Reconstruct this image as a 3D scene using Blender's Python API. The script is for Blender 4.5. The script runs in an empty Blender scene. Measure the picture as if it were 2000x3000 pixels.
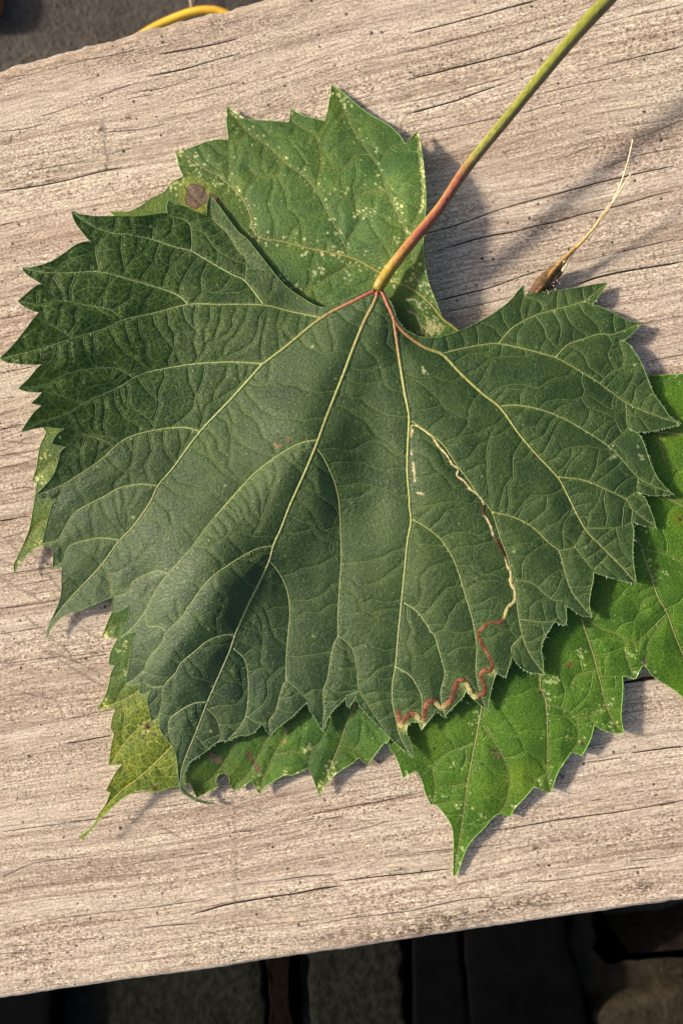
import bpy, math, random, bisect
import numpy as np
from mathutils import Vector, Matrix, kdtree

rng = np.random.default_rng(7)
random.seed(7)
scene = bpy.context.scene
COL = scene.collection

# ------------------------------------------------------------------ camera
W, H, FPX = 2000.0, 3000.0, 2200.0           # photograph size and focal length in its pixels
PXM = 0.077e-3                                # metres per pixel on the plank top
DIST = FPX * PXM
# the plank's long edges converge far to the left: that fixes the tilt of the camera
_u = -Vector((-22535.0, 4509.0, FPX)).normalized()      # plank axis in camera coords (x right, y down, z forward)
_n = Vector((0, 0, -1)); _n = (_n - _u * _n.dot(_u)).normalized()
_v = _n.cross(_u)
CX = Vector((_u.x, _v.x, _n.x)); CY = Vector((_u.y, _v.y, _n.y)); CZ = Vector((_u.z, _v.z, _n.z))
CAM = CZ * (-DIST)
cam_data = bpy.data.cameras.new('camera')
cam = bpy.data.objects.new('camera', cam_data); COL.objects.link(cam)
cam.matrix_world = Matrix((
    (CX.x, -CY.x, -CZ.x, CAM.x), (CX.y, -CY.y, -CZ.y, CAM.y), (CX.z, -CY.z, -CZ.z, CAM.z), (0, 0, 0, 1)))
cam_data.sensor_fit = 'VERTICAL'; cam_data.sensor_height = 36.0; cam_data.sensor_width = 24.0
cam_data.lens = FPX / H * 36.0
cam_data.clip_start = 0.005; cam_data.clip_end = 50
cam_data.dof.use_dof = True; cam_data.dof.focus_distance = DIST - 0.004; cam_data.dof.aperture_fstop = 28
scene.camera = cam
scene.render.resolution_x, scene.render.resolution_y = 682, 1024

def unproj(px, py, z):
    """photo pixel + height above the plank -> world points (n,3)"""
    px = np.asarray(px, float); py = np.asarray(py, float); z = np.asarray(z, float) + 0 * px
    dx = px - W / 2; dy = py - H / 2
    d = [dx * CX[k] + dy * CY[k] + FPX * CZ[k] for k in range(3)]
    t = (z - CAM.z) / d[2]
    return np.stack([CAM.x + t * d[0], CAM.y + t * d[1], z], -1)

# ------------------------------------------------------------------ light
SUN_ELEV = math.radians(27)
sd = CX * 0.985 + CY * 0.17                    # direction the shadows run, in the plank plane
sun_az = math.atan2(-sd.y, -sd.x)              # azimuth towards the sun
tosun = Vector((math.cos(sun_az) * math.cos(SUN_ELEV), math.sin(sun_az) * math.cos(SUN_ELEV), math.sin(SUN_ELEV)))
world = bpy.data.worlds.new('World'); scene.world = world; world.use_nodes = True
wn = world.node_tree; bg = wn.nodes['Background']
sky = wn.nodes.new('ShaderNodeTexSky'); sky.sky_type = 'NISHITA'; sky.sun_disc = False
sky.dust_density = 4.0; sky.ozone_density = 0.4; sky.sun_elevation = SUN_ELEV; sky.sun_rotation = math.pi / 2 - sun_az
wn.links.new(sky.outputs[0], bg.inputs[0]); bg.inputs[1].default_value = 0.11
sl = bpy.data.lights.new('sun', 'SUN'); sl.energy = 4.6; sl.angle = math.radians(5.5); sl.color = (1.0, 0.90, 0.75)
so = bpy.data.objects.new('sun', sl); COL.objects.link(so); so.location = tosun * 3
so.rotation_euler = (-tosun).to_track_quat('-Z', 'Y').to_euler()
vs = scene.view_settings
vs.view_transform = 'Standard'; vs.look = 'None'; vs.gamma = 1.0; vs.exposure = 0.66; vs.use_curve_mapping = False

# ------------------------------------------------------------------ helpers
def tag(o, label=None, cat=None, group=None, kind=None):
    if label: o['label'] = label
    if cat: o['category'] = cat
    if group: o['group'] = group
    if kind: o['kind'] = kind
    return o

def empty(name, loc):
    o = bpy.data.objects.new(name, None); COL.objects.link(o)
    o.location = loc; o.empty_display_size = 0.01
    return o

def mesh_obj(name, verts, faces, mat, parent=None, smooth=True, col=None, attrs=None):
    me = bpy.data.meshes.new(name)
    verts = np.asarray(verts, np.float32)
    if isinstance(faces, np.ndarray) and faces.ndim == 2:
        loops = faces.ravel().astype(np.int32); n = len(faces); k = faces.shape[1]
        starts = np.arange(0, n * k, k, dtype=np.int32)
    else:
        ln = np.array([len(f) for f in faces], np.int32)
        loops = np.array([i for f in faces for i in f], np.int32)
        starts = np.concatenate([[0], np.cumsum(ln)[:-1]]).astype(np.int32); n = len(faces)
    me.vertices.add(len(verts)); me.vertices.foreach_set('co', verts.ravel())
    me.loops.add(len(loops)); me.loops.foreach_set('vertex_index', loops)
    me.polygons.add(n); me.polygons.foreach_set('loop_start', starts)
    me.update(calc_edges=True)
    me.polygons.foreach_set('use_smooth', np.full(n, smooth))
    if col is not None:
        a = me.color_attributes.new('Col', 'FLOAT_COLOR', 'POINT')
        c = np.ones((len(verts), 4), np.float32); c[:, :3] = col
        a.data.foreach_set('color', c.ravel())
    for k, v in (attrs or {}).items():
        a = me.attributes.new(k, 'FLOAT', 'POINT'); a.data.foreach_set('value', np.asarray(v, np.float32))
    me.materials.append(mat)
    o = bpy.data.objects.new(name, me); COL.objects.link(o)
    if parent is not None:
        o.parent = parent
        root = parent
        off = Vector((0, 0, 0))
        while root is not None:
            off += root.location; root = root.parent
        o.location = -off                      # meshes are built in world coordinates
    return o

def tube(pts, rad, sides=7, flat=1.0):
    """pts (n,3), rad (n,) -> verts, faces of a closed tapering tube"""
    pts = np.asarray(pts, float); n = len(pts); rad = np.asarray(rad, float) + np.zeros(n)
    tg = np.gradient(pts, axis=0); tg /= np.linalg.norm(tg, axis=1)[:, None] + 1e-12
    up = np.array([0.0, 0, 1])
    s = np.cross(tg, up); s /= np.linalg.norm(s, axis=1)[:, None] + 1e-12
    b = np.cross(s, tg)
    a = np.linspace(0, 2 * math.pi, sides, endpoint=False)
    v = pts[:, None, :] + rad[:, None, None] * (np.cos(a)[None, :, None] * s[:, None, :] + flat * np.sin(a)[None, :, None] * b[:, None, :])
    v = v.reshape(-1, 3)
    f = []
    for i in range(n - 1):
        for j in range(sides):
            k = (j + 1) % sides
            f.append((i * sides + j, (i + 1) * sides + j, (i + 1) * sides + k, i * sides + k))
    f.append(tuple(range(sides))); f.append(tuple((n - 1) * sides + sides - 1 - j for j in range(sides)))
    return v, f

def catmull(P, per=5):
    P = np.asarray(P, float); n = len(P)
    if n < 3:
        t = np.linspace(0, 1, per * 2)[:, None]; return P[0] * (1 - t) + P[-1] * t
    Q = np.vstack([2 * P[0] - P[1], P, 2 * P[-1] - P[-2]])
    out = []
    for i in range(n - 1):
        p0, p1, p2, p3 = Q[i:i + 4]
        t = np.linspace(0, 1, per, endpoint=False)[:, None]
        out.append(0.5 * ((2 * p1) + (-p0 + p2) * t + (2 * p0 - 5 * p1 + 4 * p2 - p3) * t ** 2 + (-p0 + 3 * p1 - 3 * p2 + p3) * t ** 3))
    out.append(P[-1:])
    return np.vstack(out)

def resample(P, step):
    P = np.asarray(P, float); d = np.r_[0, np.cumsum(np.linalg.norm(np.diff(P[:, :2], axis=0), axis=1))]
    n = max(2, int(d[-1] / step) + 1); s = np.linspace(0, d[-1], n)
    return np.stack([np.interp(s, d, P[:, k]) for k in range(P.shape[1])], -1)

# zoomed views of the photograph: origin and scale
VIEW = dict(A=(0, 500, 1.96), B=(500, 200, 1.96), C=(1200, 0, 1.96), D=(700, 700, 1.96), E=(1200, 700, 1.96),
            F=(0, 1200, 1.96), G=(600, 1200, 1.96), H=(1200, 1300, 1.96), I=(200, 1700, 1.96), J=(900, 1800, 1.96),
            K=(0, 0, 2.24), L=(0, 2200, 1.568), R=(1000, 2200, 1.568), M=(1600, 1880, 3.92), N=(450, 2050, 3.136), S=(0, 0, 1.0))
def z_(s):
    """'A 10,20 30,40 B 5,6' -> list of photo pixels"""
    out = []; v = VIEW['S']
    for w in s.split():
        if w in VIEW: v = VIEW[w]; continue
        a, b = w.split(','); out.append((v[0] + float(a) / v[2], v[1] + float(b) / v[2]))
    return out

# ------------------------------------------------------------------ node helpers
def new_mat(name):
    m = bpy.data.materials.new(name); m.use_nodes = True
    nt = m.node_tree; return m, nt, nt.nodes['Principled BSDF'], nt.nodes['Material Output']
def N_(nt, typ, **kw):
    n = nt.nodes.new(typ)
    for k, v in kw.items(): setattr(n, k, v)
    return n
def noise(nt, vec, scale, detail=3, rough=0.5):
    n = N_(nt, 'ShaderNodeTexNoise'); n.inputs['Scale'].default_value = scale
    n.inputs['Detail'].default_value = detail; n.inputs['Roughness'].default_value = rough
    nt.links.new(vec, n.inputs['Vector']); return n.outputs['Fac']
def mapping(nt, vec, scale, loc=(0, 0, 0)):
    m = N_(nt, 'ShaderNodeMapping'); m.inputs['Scale'].default_value = scale; m.inputs['Location'].default_value = loc
    nt.links.new(vec, m.inputs['Vector']); return m.outputs[0]
def ramp(nt, fac, stops):
    r = N_(nt, 'ShaderNodeValToRGB'); e = r.color_ramp.elements
    while len(e) < len(stops): e.new(0.5)
    for k, (p, c) in enumerate(stops):
        e[k].position = p; e[k].color = (*c, 1) if len(c) == 3 else c
    nt.links.new(fac, r.inputs[0]); return r.outputs[0]
def maprange(nt, fac, a, b, c, d):
    r = N_(nt, 'ShaderNodeMapRange'); nt.links.new(fac, r.inputs[0])
    for k, v in enumerate((a, b, c, d)): r.inputs[k + 1].default_value = v
    return r.outputs[0]
def mixc(nt, fac, a, b, mode='MIX'):
    m = N_(nt, 'ShaderNodeMix', data_type='RGBA', blend_type=mode)
    for i, v in ((0, fac), (6, a), (7, b)):
        if hasattr(v, 'is_linked') or hasattr(v, 'links'): nt.links.new(v, m.inputs[i])
        else: m.inputs[i].default_value = v if not isinstance(v, tuple) else (*v, 1)
    return m.outputs[2]
def math_(nt, op, a, b=0.0, c=0.0):
    m = N_(nt, 'ShaderNodeMath', operation=op)
    for i, v in enumerate((a, b, c)):
        if hasattr(v, 'links'): nt.links.new(v, m.inputs[i])
        else: m.inputs[i].default_value = v
    return m.outputs[0]
def bump(nt, h, dist, strength=1.0, prev=None):
    b = N_(nt, 'ShaderNodeBump'); b.inputs['Distance'].default_value = dist; b.inputs['Strength'].default_value = strength
    nt.links.new(h, b.inputs['Height'])
    if prev is not None: nt.links.new(prev, b.inputs['Normal'])
    return b.outputs[0]
def objcoord(nt):
    return N_(nt, 'ShaderNodeTexCoord').outputs['Object']

# ------------------------------------------------------------------ materials
def leaf_material(name, rough=0.5, spec=0.5, transl=0.22, tcol=(1.6, 1.5, 0.5), cell=850, vein_l=0.10, cellbump=0.00003):
    m, nt, p, out = new_mat(name)
    oc = objcoord(nt); flat = mapping(nt, oc, (1, 1, 0.15))
    col = N_(nt, 'ShaderNodeAttribute', attribute_name='Col').outputs['Color']
    vw = N_(nt, 'ShaderNodeAttribute', attribute_name='fine').outputs['Fac']
    # fine network of the smallest veins
    warp = N_(nt, 'ShaderNodeVectorMath', operation='MULTIPLY_ADD')
    wn_ = N_(nt, 'ShaderNodeTexNoise'); wn_.inputs['Scale'].default_value = 700; nt.links.new(flat, wn_.inputs['Vector'])
    nt.links.new(wn_.outputs['Color'], warp.inputs[0]); warp.inputs[1].default_value = (0.0006, 0.0006, 0); nt.links.new(flat, warp.inputs[2])
    vor = N_(nt, 'ShaderNodeTexVoronoi', feature='DISTANCE_TO_EDGE', voronoi_dimensions='2D'); vor.inputs['Scale'].default_value = cell
    nt.links.new(warp.outputs[0], vor.inputs['Vector'])
    edge = maprange(nt, vor.outputs['Distance'], 0.0, 0.16, 1.0, 0.0)
    vor2 = N_(nt, 'ShaderNodeTexVoronoi', feature='DISTANCE_TO_EDGE', voronoi_dimensions='2D'); vor2.inputs['Scale'].default_value = cell * 0.42
    nt.links.new(warp.outputs[0], vor2.inputs['Vector'])
    edge = math_(nt, 'MAXIMUM', math_(nt, 'MULTIPLY', edge, 0.6), maprange(nt, vor2.outputs['Distance'], 0.0, 0.085, 1.0, 0.0))
    n1 = noise(nt, flat, 160, 4); n2 = noise(nt, flat, 2600, 3, 0.6); n3 = noise(nt, flat, 40, 2)
    c = mixc(nt, 1.0, col, ramp(nt, n1, [(0.3, (0.70, 0.78, 0.76)), (0.7, (1.32, 1.2, 1.05))]), 'MULTIPLY')
    c = mixc(nt, 1.0, c, ramp(nt, n2, [(0.36, (0.62, 0.66, 0.58)), (0.66, (1.34, 1.28, 1.3))]), 'MULTIPLY')
    c = mixc(nt, 1.0, c, ramp(nt, n3, [(0.3, (0.9, 0.92, 0.9)), (0.7, (1.1, 1.06, 1.0))]), 'MULTIPLY')
    pale = mixc(nt, 1.0, c, (3.6, 2.9, 3.2), 'MULTIPLY')
    c = mixc(nt, math_(nt, 'MULTIPLY', math_(nt, 'MULTIPLY', edge, vw), 1.0), c, pale)
    nt.links.new(c, p.inputs['Base Color'])
    p.inputs['Roughness'].default_value = rough; p.inputs['Specular IOR Level'].default_value = spec
    rr = math_(nt, 'ADD', maprange(nt, n2, 0.3, 0.7, rough - 0.08, rough + 0.12), maprange(nt, n3, 0.35, 0.65, -0.07, 0.09)); nt.links.new(rr, p.inputs['Roughness'])
    hgt = maprange(nt, vor.outputs['Distance'], 0.0, 0.35, 0.0, 1.0)
    b = bump(nt, hgt, cellbump, 0.8)
    wr = N_(nt, 'ShaderNodeTexNoise'); wr.inputs['Scale'].default_value = 1250; wr.inputs['Detail'].default_value = 3; wr.inputs['Roughness'].default_value = 0.65; wr.inputs['Distortion'].default_value = 1.2
    nt.links.new(mapping(nt, flat, (0.75, 1.4, 1)), wr.inputs['Vector'])
    b = bump(nt, wr.outputs['Fac'], 0.00026, 0.9, b)
    b = bump(nt, n2, 0.00007, 0.9, b)
    nt.links.new(b, p.inputs['Normal'])
    tr = N_(nt, 'ShaderNodeBsdfTranslucent'); tc = mixc(nt, 1.0, c, tcol, 'MULTIPLY')
    nt.links.new(tc, tr.inputs['Color']); nt.links.new(b, tr.inputs['Normal'])
    mx = N_(nt, 'ShaderNodeMixShader'); mx.inputs[0].default_value = transl
    nt.links.new(p.outputs[0], mx.inputs[1]); nt.links.new(tr.outputs[0], mx.inputs[2])
    nt.links.new(mx.outputs[0], out.inputs['Surface'])
    return m

def attr_material(name, rough=0.45, spec=0.4, nscale=1800, bd=0.00006, var=0.25):
    m, nt, p, out = new_mat(name)
    oc = objcoord(nt); n = noise(nt, oc, nscale, 3)
    col = N_(nt, 'ShaderNodeAttribute', attribute_name='Col').outputs['Color']
    c = mixc(nt, 1.0, col, ramp(nt, n, [(0.3, (1 - var,) * 3), (0.7, (1 + var,) * 3)]), 'MULTIPLY')
    nt.links.new(c, p.inputs['Base Color']); p.inputs['Roughness'].default_value = rough
    p.inputs['Specular IOR Level'].default_value = spec
    nt.links.new(bump(nt, n, bd, 0.7), p.inputs['Normal'])
    return m

def plain_material(name, color, rough=0.6, nscale=200, var=0.3, bd=0.0, spec=0.3, color2=None):
    m, nt, p, out = new_mat(name)
    oc = objcoord(nt); n = noise(nt, oc, nscale, 5, 0.62); n2 = noise(nt, oc, nscale * 0.17, 3)
    a = tuple(c * (1 - var) for c in color); b2 = tuple(c * (1 + var) for c in (color2 or color))
    c = ramp(nt, n, [(0.32, a), (0.7, b2)])
    c = mixc(nt, 1.0, c, ramp(nt, n2, [(0.3, (0.75, 0.75, 0.75)), (0.7, (1.2, 1.2, 1.2))]), 'MULTIPLY')
    nt.links.new(c, p.inputs['Base Color']); p.inputs['Roughness'].default_value = rough
    p.inputs['Specular IOR Level'].default_value = spec
    if bd: nt.links.new(bump(nt, n, bd, 1.0), p.inputs['Normal'])
    return m

def wood_material():
    m, nt, p, out = new_mat('weathered_wood')
    oc = objcoord(nt)
    wv = N_(nt, 'ShaderNodeTexNoise'); wv.inputs['Scale'].default_value = 9; wv.inputs['Detail'].default_value = 2; nt.links.new(oc, wv.inputs['Vector'])
    warp = N_(nt, 'ShaderNodeVectorMath', operation='MULTIPLY_ADD'); nt.links.new(wv.outputs['Color'], warp.inputs[0])
    warp.inputs[1].default_value = (0.0, 0.014, 0.0); nt.links.new(oc, warp.inputs[2]); g = warp.outputs[0]
    band = noise(nt, mapping(nt, g, (4, 70, 20)), 1.0, 4, 0.55)
    band2 = noise(nt, mapping(nt, g, (16, 330, 40), (3, 1, 0)), 1.0, 4, 0.6)
    fib = noise(nt, mapping(nt, g, (170, 2600, 400)), 1.0, 3, 0.6)
    grit = noise(nt, mapping(nt, oc, (0.8, 1.3, 1)), 1900, 4, 0.8)
    grit2 = noise(nt, oc, 520, 3, 0.55)
    patch = noise(nt, mapping(nt, oc, (26, 60, 30), (5, 2, 0)), 1.0, 3)
    c = ramp(nt, band, [(0.28, (0.30, 0.225, 0.165)), (0.42, (0.46, 0.38, 0.325)), (0.55, (0.62, 0.555, 0.475)), (0.72, (0.47, 0.385, 0.35))])
    c = mixc(nt, 0.62, c, ramp(nt, band2, [(0.3, (0.30, 0.225, 0.175)), (0.5, (0.53, 0.455, 0.39)), (0.72, (0.64, 0.575, 0.50))]))
    c = mixc(nt, 1.0, c, ramp(nt, patch, [(0.3, (1.03, 0.965, 0.915)), (0.7, (1.04, 1.02, 0.96))]), 'MULTIPLY')
    lines_ = noise(nt, mapping(nt, g, (5, 1100, 60), (2, 7, 0)), 1.0, 2, 0.5)
    c = mixc(nt, 1.0, c, ramp(nt, lines_, [(0.33, (0.74, 0.69, 0.65)), (0.45, (0.98, 0.97, 0.96)), (0.7, (1.08, 1.08, 1.07))]), 'MULTIPLY')
    c = mixc(nt, 1.0, c, ramp(nt, fib, [(0.32, (0.62, 0.58, 0.55)), (0.5, (1.0, 1.0, 1.0)), (0.68, (1.2, 1.19, 1.18))]), 'MULTIPLY')
    c = mixc(nt, maprange(nt, noise(nt, mapping(nt, g, (30, 130, 30), (9, 4, 0)), 1.0, 3), 0.35, 0.65, 0.45, 1.0), c, mixc(nt, 1.0, c, ramp(nt, grit, [(0.36, (0.14, 0.11, 0.09)), (0.44, (0.72, 0.69, 0.66)), (0.54, (1.1, 1.09, 1.07)), (0.63, (1.75, 1.74, 1.68))]), 'MULTIPLY'))
    # mildew dots
    vor = N_(nt, 'ShaderNodeTexVoronoi', voronoi_dimensions='2D'); vor.inputs['Scale'].default_value = 430
    dw = N_(nt, 'ShaderNodeVectorMath', operation='MULTIPLY_ADD'); dn = N_(nt, 'ShaderNodeTexNoise'); dn.inputs['Scale'].default_value = 2500; nt.links.new(oc, dn.inputs['Vector'])
    nt.links.new(dn.outputs['Color'], dw.inputs[0]); dw.inputs[1].default_value = (0.0007, 0.0005, 0); nt.links.new(oc, dw.inputs[2]); nt.links.new(dw.outputs[0], vor.inputs['Vector'])
    sep = N_(nt, 'ShaderNodeSeparateColor'); nt.links.new(vor.outputs['Color'], sep.inputs[0])
    size = math_(nt, 'MULTIPLY', math_(nt, 'POWER', sep.outputs[0], 5.0), 0.17)
    dot = math_(nt, 'MULTIPLY', math_(nt, 'LESS_THAN', vor.outputs['Distance'], size), maprange(nt, grit2, 0.42, 0.55, 0.25, 0.9))
    c = mixc(nt, dot, c, (0.035, 0.025, 0.02))
    st = N_(nt, 'ShaderNodeAttribute', attribute_name='stain').outputs['Fac']
    stf = math_(nt, 'MULTIPLY', st, maprange(nt, math_(nt, 'ADD', grit, math_(nt, 'MULTIPLY', grit2, 0.6)), 0.72, 0.88, 1.0, 0.0))
    c = mixc(nt, stf, c, (0.10, 0.065, 0.045))
    ed = N_(nt, 'ShaderNodeAttribute', attribute_name='lit_arris').outputs['Fac']
    c = mixc(nt, math_(nt, 'MULTIPLY', ed, 0.6), c, (0.52, 0.49, 0.46))  # edge highlight painted as a pale band
    ck = N_(nt, 'ShaderNodeAttribute', attribute_name='crack').outputs['Fac']
    c = mixc(nt, maprange(nt, ck, 0.12, 0.6, 0.0, 1.0), c, (0.022, 0.014, 0.01))
    sc = N_(nt, 'ShaderNodeAttribute', attribute_name='scratch').outputs['Fac']
    c = mixc(nt, sc, c, (0.15, 0.115, 0.09))
    nt.links.new(c, p.inputs['Base Color']); p.inputs['Roughness'].default_value = 0.9; p.inputs['Specular IOR Level'].default_value = 0.15
    b = bump(nt, fib, 0.00012, 0.8); b = bump(nt, grit, 0.00048, 1.0, b); b = bump(nt, band2, 0.0003, 0.6, b)
    nt.links.new(b, p.inputs['Normal'])
    return m

MAT_WOOD = wood_material()
MAT_LEAF1 = leaf_material('leaf_dark_green', 0.50, 0.38, 0.16, (1.5, 1.7, 0.5), 900)
MAT_LEAF2 = leaf_material('leaf_speckled_green', 0.55, 0.30, 0.22, (1.7, 1.6, 0.45), 900)
MAT_LEAF3 = leaf_material('leaf_bright_green', 0.55, 0.26, 0.24, (1.6, 1.6, 0.4), 950)
MAT_VEIN = attr_material('vein', 0.5, 0.35)
MAT_STALK = attr_material('leaf_stalk', 0.42, 0.35, 1100, 0.0001, 0.18)
MAT_MINE = attr_material('leaf_mine_trail', 0.65, 0.2, 2600, 0.00012, 0.45)
MAT_HAIR = plain_material('leaf_hair', (0.62, 0.66, 0.52), 0.5, 900, 0.1)
MAT_STRAW = attr_material('dry_straw', 0.42, 0.5, 1500, 0.00008, 0.25)
MAT_HUSK = attr_material('dry_husk', 0.7, 0.3, 2200, 0.0002, 0.5)

# ------------------------------------------------------------------ ground and things below the plank
GZ = -0.42
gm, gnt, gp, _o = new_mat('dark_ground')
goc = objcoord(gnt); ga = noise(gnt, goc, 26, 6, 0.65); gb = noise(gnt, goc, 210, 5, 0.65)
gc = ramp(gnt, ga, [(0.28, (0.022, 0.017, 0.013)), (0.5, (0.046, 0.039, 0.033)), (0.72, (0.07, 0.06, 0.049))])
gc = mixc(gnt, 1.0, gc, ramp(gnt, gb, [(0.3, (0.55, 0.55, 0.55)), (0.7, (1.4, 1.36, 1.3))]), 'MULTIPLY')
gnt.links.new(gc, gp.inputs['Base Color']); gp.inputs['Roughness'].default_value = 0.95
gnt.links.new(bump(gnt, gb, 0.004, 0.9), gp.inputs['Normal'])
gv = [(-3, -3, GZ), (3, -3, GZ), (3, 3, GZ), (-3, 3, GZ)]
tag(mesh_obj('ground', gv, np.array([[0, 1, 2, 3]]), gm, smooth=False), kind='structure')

def slab(name, poly, ztop, zbot, mat, label, cat, group=None, bevel=0.004, wob=0.002, nsub=10):
    """a block whose top outline is a polygon of photo pixels on the plane z=ztop; rounded arrises, uneven faces"""
    P = resample(np.vstack([poly, poly[:1]]), 45)[:-1]
    top = unproj(P[:, 0], P[:, 1], np.full(len(P), ztop))
    top[:, :2] += rng.normal(0, wob, (len(top), 2))
    c = top.mean(0); n = len(top)
    rings = []
    for inset, dz in ((0.0, zbot - ztop), (0.0, -bevel * 1.2), (bevel * 0.35, -bevel * 0.3), (bevel, 0.0)):
        r = top.copy(); d = c - r; d[:, 2] = 0; L = np.linalg.norm(d, axis=1)[:, None]
        r += d / L * inset; r[:, 2] = ztop + dz; rings.append(r)
    for k in range(1, 5):
        r = top + (c - top) * (0.2 * k + 0.02); r[:, 2] = ztop; rings.append(r)
    v = np.vstack(rings + [c[None]]); f = []
    for i in range(len(rings) - 1):
        for j in range(n):
            k = (j + 1) % n
            f.append((i * n + j, i * n + k, (i + 1) * n + k, (i + 1) * n + j))
    last = (len(rings) - 1) * n
    for j in range(n): f.append((last + j, last + (j + 1) % n, len(v) - 1))
    area = 0.5 * np.sum(top[:, 0] * np.roll(top[:, 1], -1) - np.roll(top[:, 0], -1) * top[:, 1])
    if area < 0: f = [tuple(reversed(q)) for q in f]
    f.append(tuple(range(n - 1, -1, -1)) if area > 0 else tuple(range(n)))
    o = mesh_obj(name, v, f, mat)
    return tag(o, label, cat, group)

MAT_CONC = plain_material('shaded_concrete', (0.010, 0.0105, 0.008), 0.95, 170, 0.5, 0.003, 0.03)  # near-black: shade below the plank is put into this colour
MAT_STONE = plain_material('shaded_paving_stone', (0.026, 0.0205, 0.0135), 0.95, 90, 0.4, 0.003, 0.03)  # pale stone, darkened by shade mixed into its colour
MAT_BRICK = plain_material('shaded_red_brick', (0.0045, 0.0026, 0.002), 0.95, 150, 0.4, 0.002, 0.03)  # brick tone holds the same painted-in shade
MAT_BLACK = plain_material('shaded_black', (0.0014, 0.0014, 0.0017), 0.8, 60, 0.3, 0.0, 0.02)  # black sunk further by painted shade; also on the added block
MAT_RUST = plain_material('rust_brown_wood', (0.22, 0.085, 0.03), 0.8, 90, 0.4, 0.001)
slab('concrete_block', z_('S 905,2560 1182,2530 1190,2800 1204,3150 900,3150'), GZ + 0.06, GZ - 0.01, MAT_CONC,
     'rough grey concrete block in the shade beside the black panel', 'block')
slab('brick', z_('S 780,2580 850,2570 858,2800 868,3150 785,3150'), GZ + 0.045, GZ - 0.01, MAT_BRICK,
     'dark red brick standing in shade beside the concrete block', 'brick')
slab('shade_slab', z_('S 165,2700 500,2640 772,2600 778,2800 782,3160 170,3160'), GZ + 0.03, GZ - 0.01, MAT_CONC,  # added to darken the ground where only shade falls
     'added dark slab standing in for deep shade beside the red brick', 'slab')
slab('shade_block', z_('S -200,2760 155,2700 160,3160 -200,3160'), GZ + 0.05, GZ - 0.01, MAT_BLACK,  # likewise added: a black patch for the shaded corner
     'added black block standing in for shade at the end of the dark slab', 'shade block')
pan = empty('black_panel', (0.05, -0.36, GZ))
tag(pan, 'black plastic panel lying in the shade below the plank', 'panel')
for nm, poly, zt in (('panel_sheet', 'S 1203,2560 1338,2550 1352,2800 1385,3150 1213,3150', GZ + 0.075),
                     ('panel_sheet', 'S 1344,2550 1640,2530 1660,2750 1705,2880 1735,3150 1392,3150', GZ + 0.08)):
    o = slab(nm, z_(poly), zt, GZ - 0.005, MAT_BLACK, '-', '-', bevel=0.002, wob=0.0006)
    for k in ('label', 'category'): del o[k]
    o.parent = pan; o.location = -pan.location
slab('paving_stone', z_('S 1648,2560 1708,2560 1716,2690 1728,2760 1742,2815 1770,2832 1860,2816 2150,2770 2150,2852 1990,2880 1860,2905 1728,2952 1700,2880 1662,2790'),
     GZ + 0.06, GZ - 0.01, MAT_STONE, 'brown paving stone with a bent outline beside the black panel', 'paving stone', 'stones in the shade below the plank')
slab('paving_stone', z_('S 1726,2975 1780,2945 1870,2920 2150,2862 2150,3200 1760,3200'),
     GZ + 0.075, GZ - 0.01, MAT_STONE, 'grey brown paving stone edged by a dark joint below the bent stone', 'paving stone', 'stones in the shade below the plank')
slab('wood_stake', z_('S -180,-160 -26,-60 -34,0 -52,30 -180,50'), GZ + 0.02, GZ - 0.01, MAT_RUST,
     'rust brown wooden stake lying on the ground beyond the plank', 'stake')

# loose grit on the ground, where it is seen
gvv, gff = [], []
base_ico = np.array([(0, 0, 1), (0.9, 0, .3), (.28, .85, .3), (-.72, .53, .3), (-.72, -.53, .3), (.28, -.85, .3), (0, 0, -.4)])
icof = [(0, i, i % 5 + 1) for i in range(1, 6)] + [(6, i % 5 + 1, i) for i in range(1, 6)]
for k in range(200):
    px, py = rng.uniform(-60, 900), rng.uniform(-80, 210)
    r = abs(rng.normal(0.0, 0.0006)) + 0.0004
    c = unproj(np.array([px]), np.array([py]), np.array([GZ + r * 0.3]))[0]
    b = len(gvv) * 7
    gvv.append(base_ico * r * rng.uniform(0.6, 1.3, 3) @ np.array(Matrix.Rotation(rng.uniform(0, 6.3), 3, 'Z')) + c)
    gff += [tuple(b + i for i in f) for f in icof]
MAT_GRIT = plain_material('ground_grit', (0.14, 0.12, 0.10), 0.95, 300, 0.6)
tag(mesh_obj('gravel', np.vstack(gvv), gff, MAT_GRIT, smooth=False), 'small loose grit scattered on the dark ground', 'gravel', kind='stuff')

# yellow cord
MAT_CORD = plain_material('yellow_cord_sheath', (0.80, 0.46, 0.035), 0.45, 120, 0.08, 0, 0.4)
cp = catmull(np.array(z_('S 150,420 260,240 350,140 400,106 455,72 508,48 554,31 587,24 613,23 645,27 690,50 745,110 770,200 740,330 600,430')), 6)
ch = GZ + 0.0035 + 0.006 * np.exp(-((cp[:, 0] - 580) / 120) ** 2)
cv, cf = tube(unproj(cp[:, 0], cp[:, 1] + 7, ch), 0.0029, 10)
tag(mesh_obj('yellow_cord', cv, cf, MAT_CORD), 'bright yellow cord looping out from behind the plank edge', 'cord')
dp = catmull(np.array(z_('S 561,20 559,8 556,-10 550,-40')), 4)
dv, df = tube(unproj(dp[:, 0], dp[:, 1], np.full(len(dp), GZ + 0.012)), 0.0008, 6)
tag(mesh_obj('dry_stalk', dv, df, MAT_STRAW, col=np.tile((0.5, 0.38, 0.25), (len(dv), 1))), 'thin pale dry stalk on the ground beyond the yellow cord', 'stalk')

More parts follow.
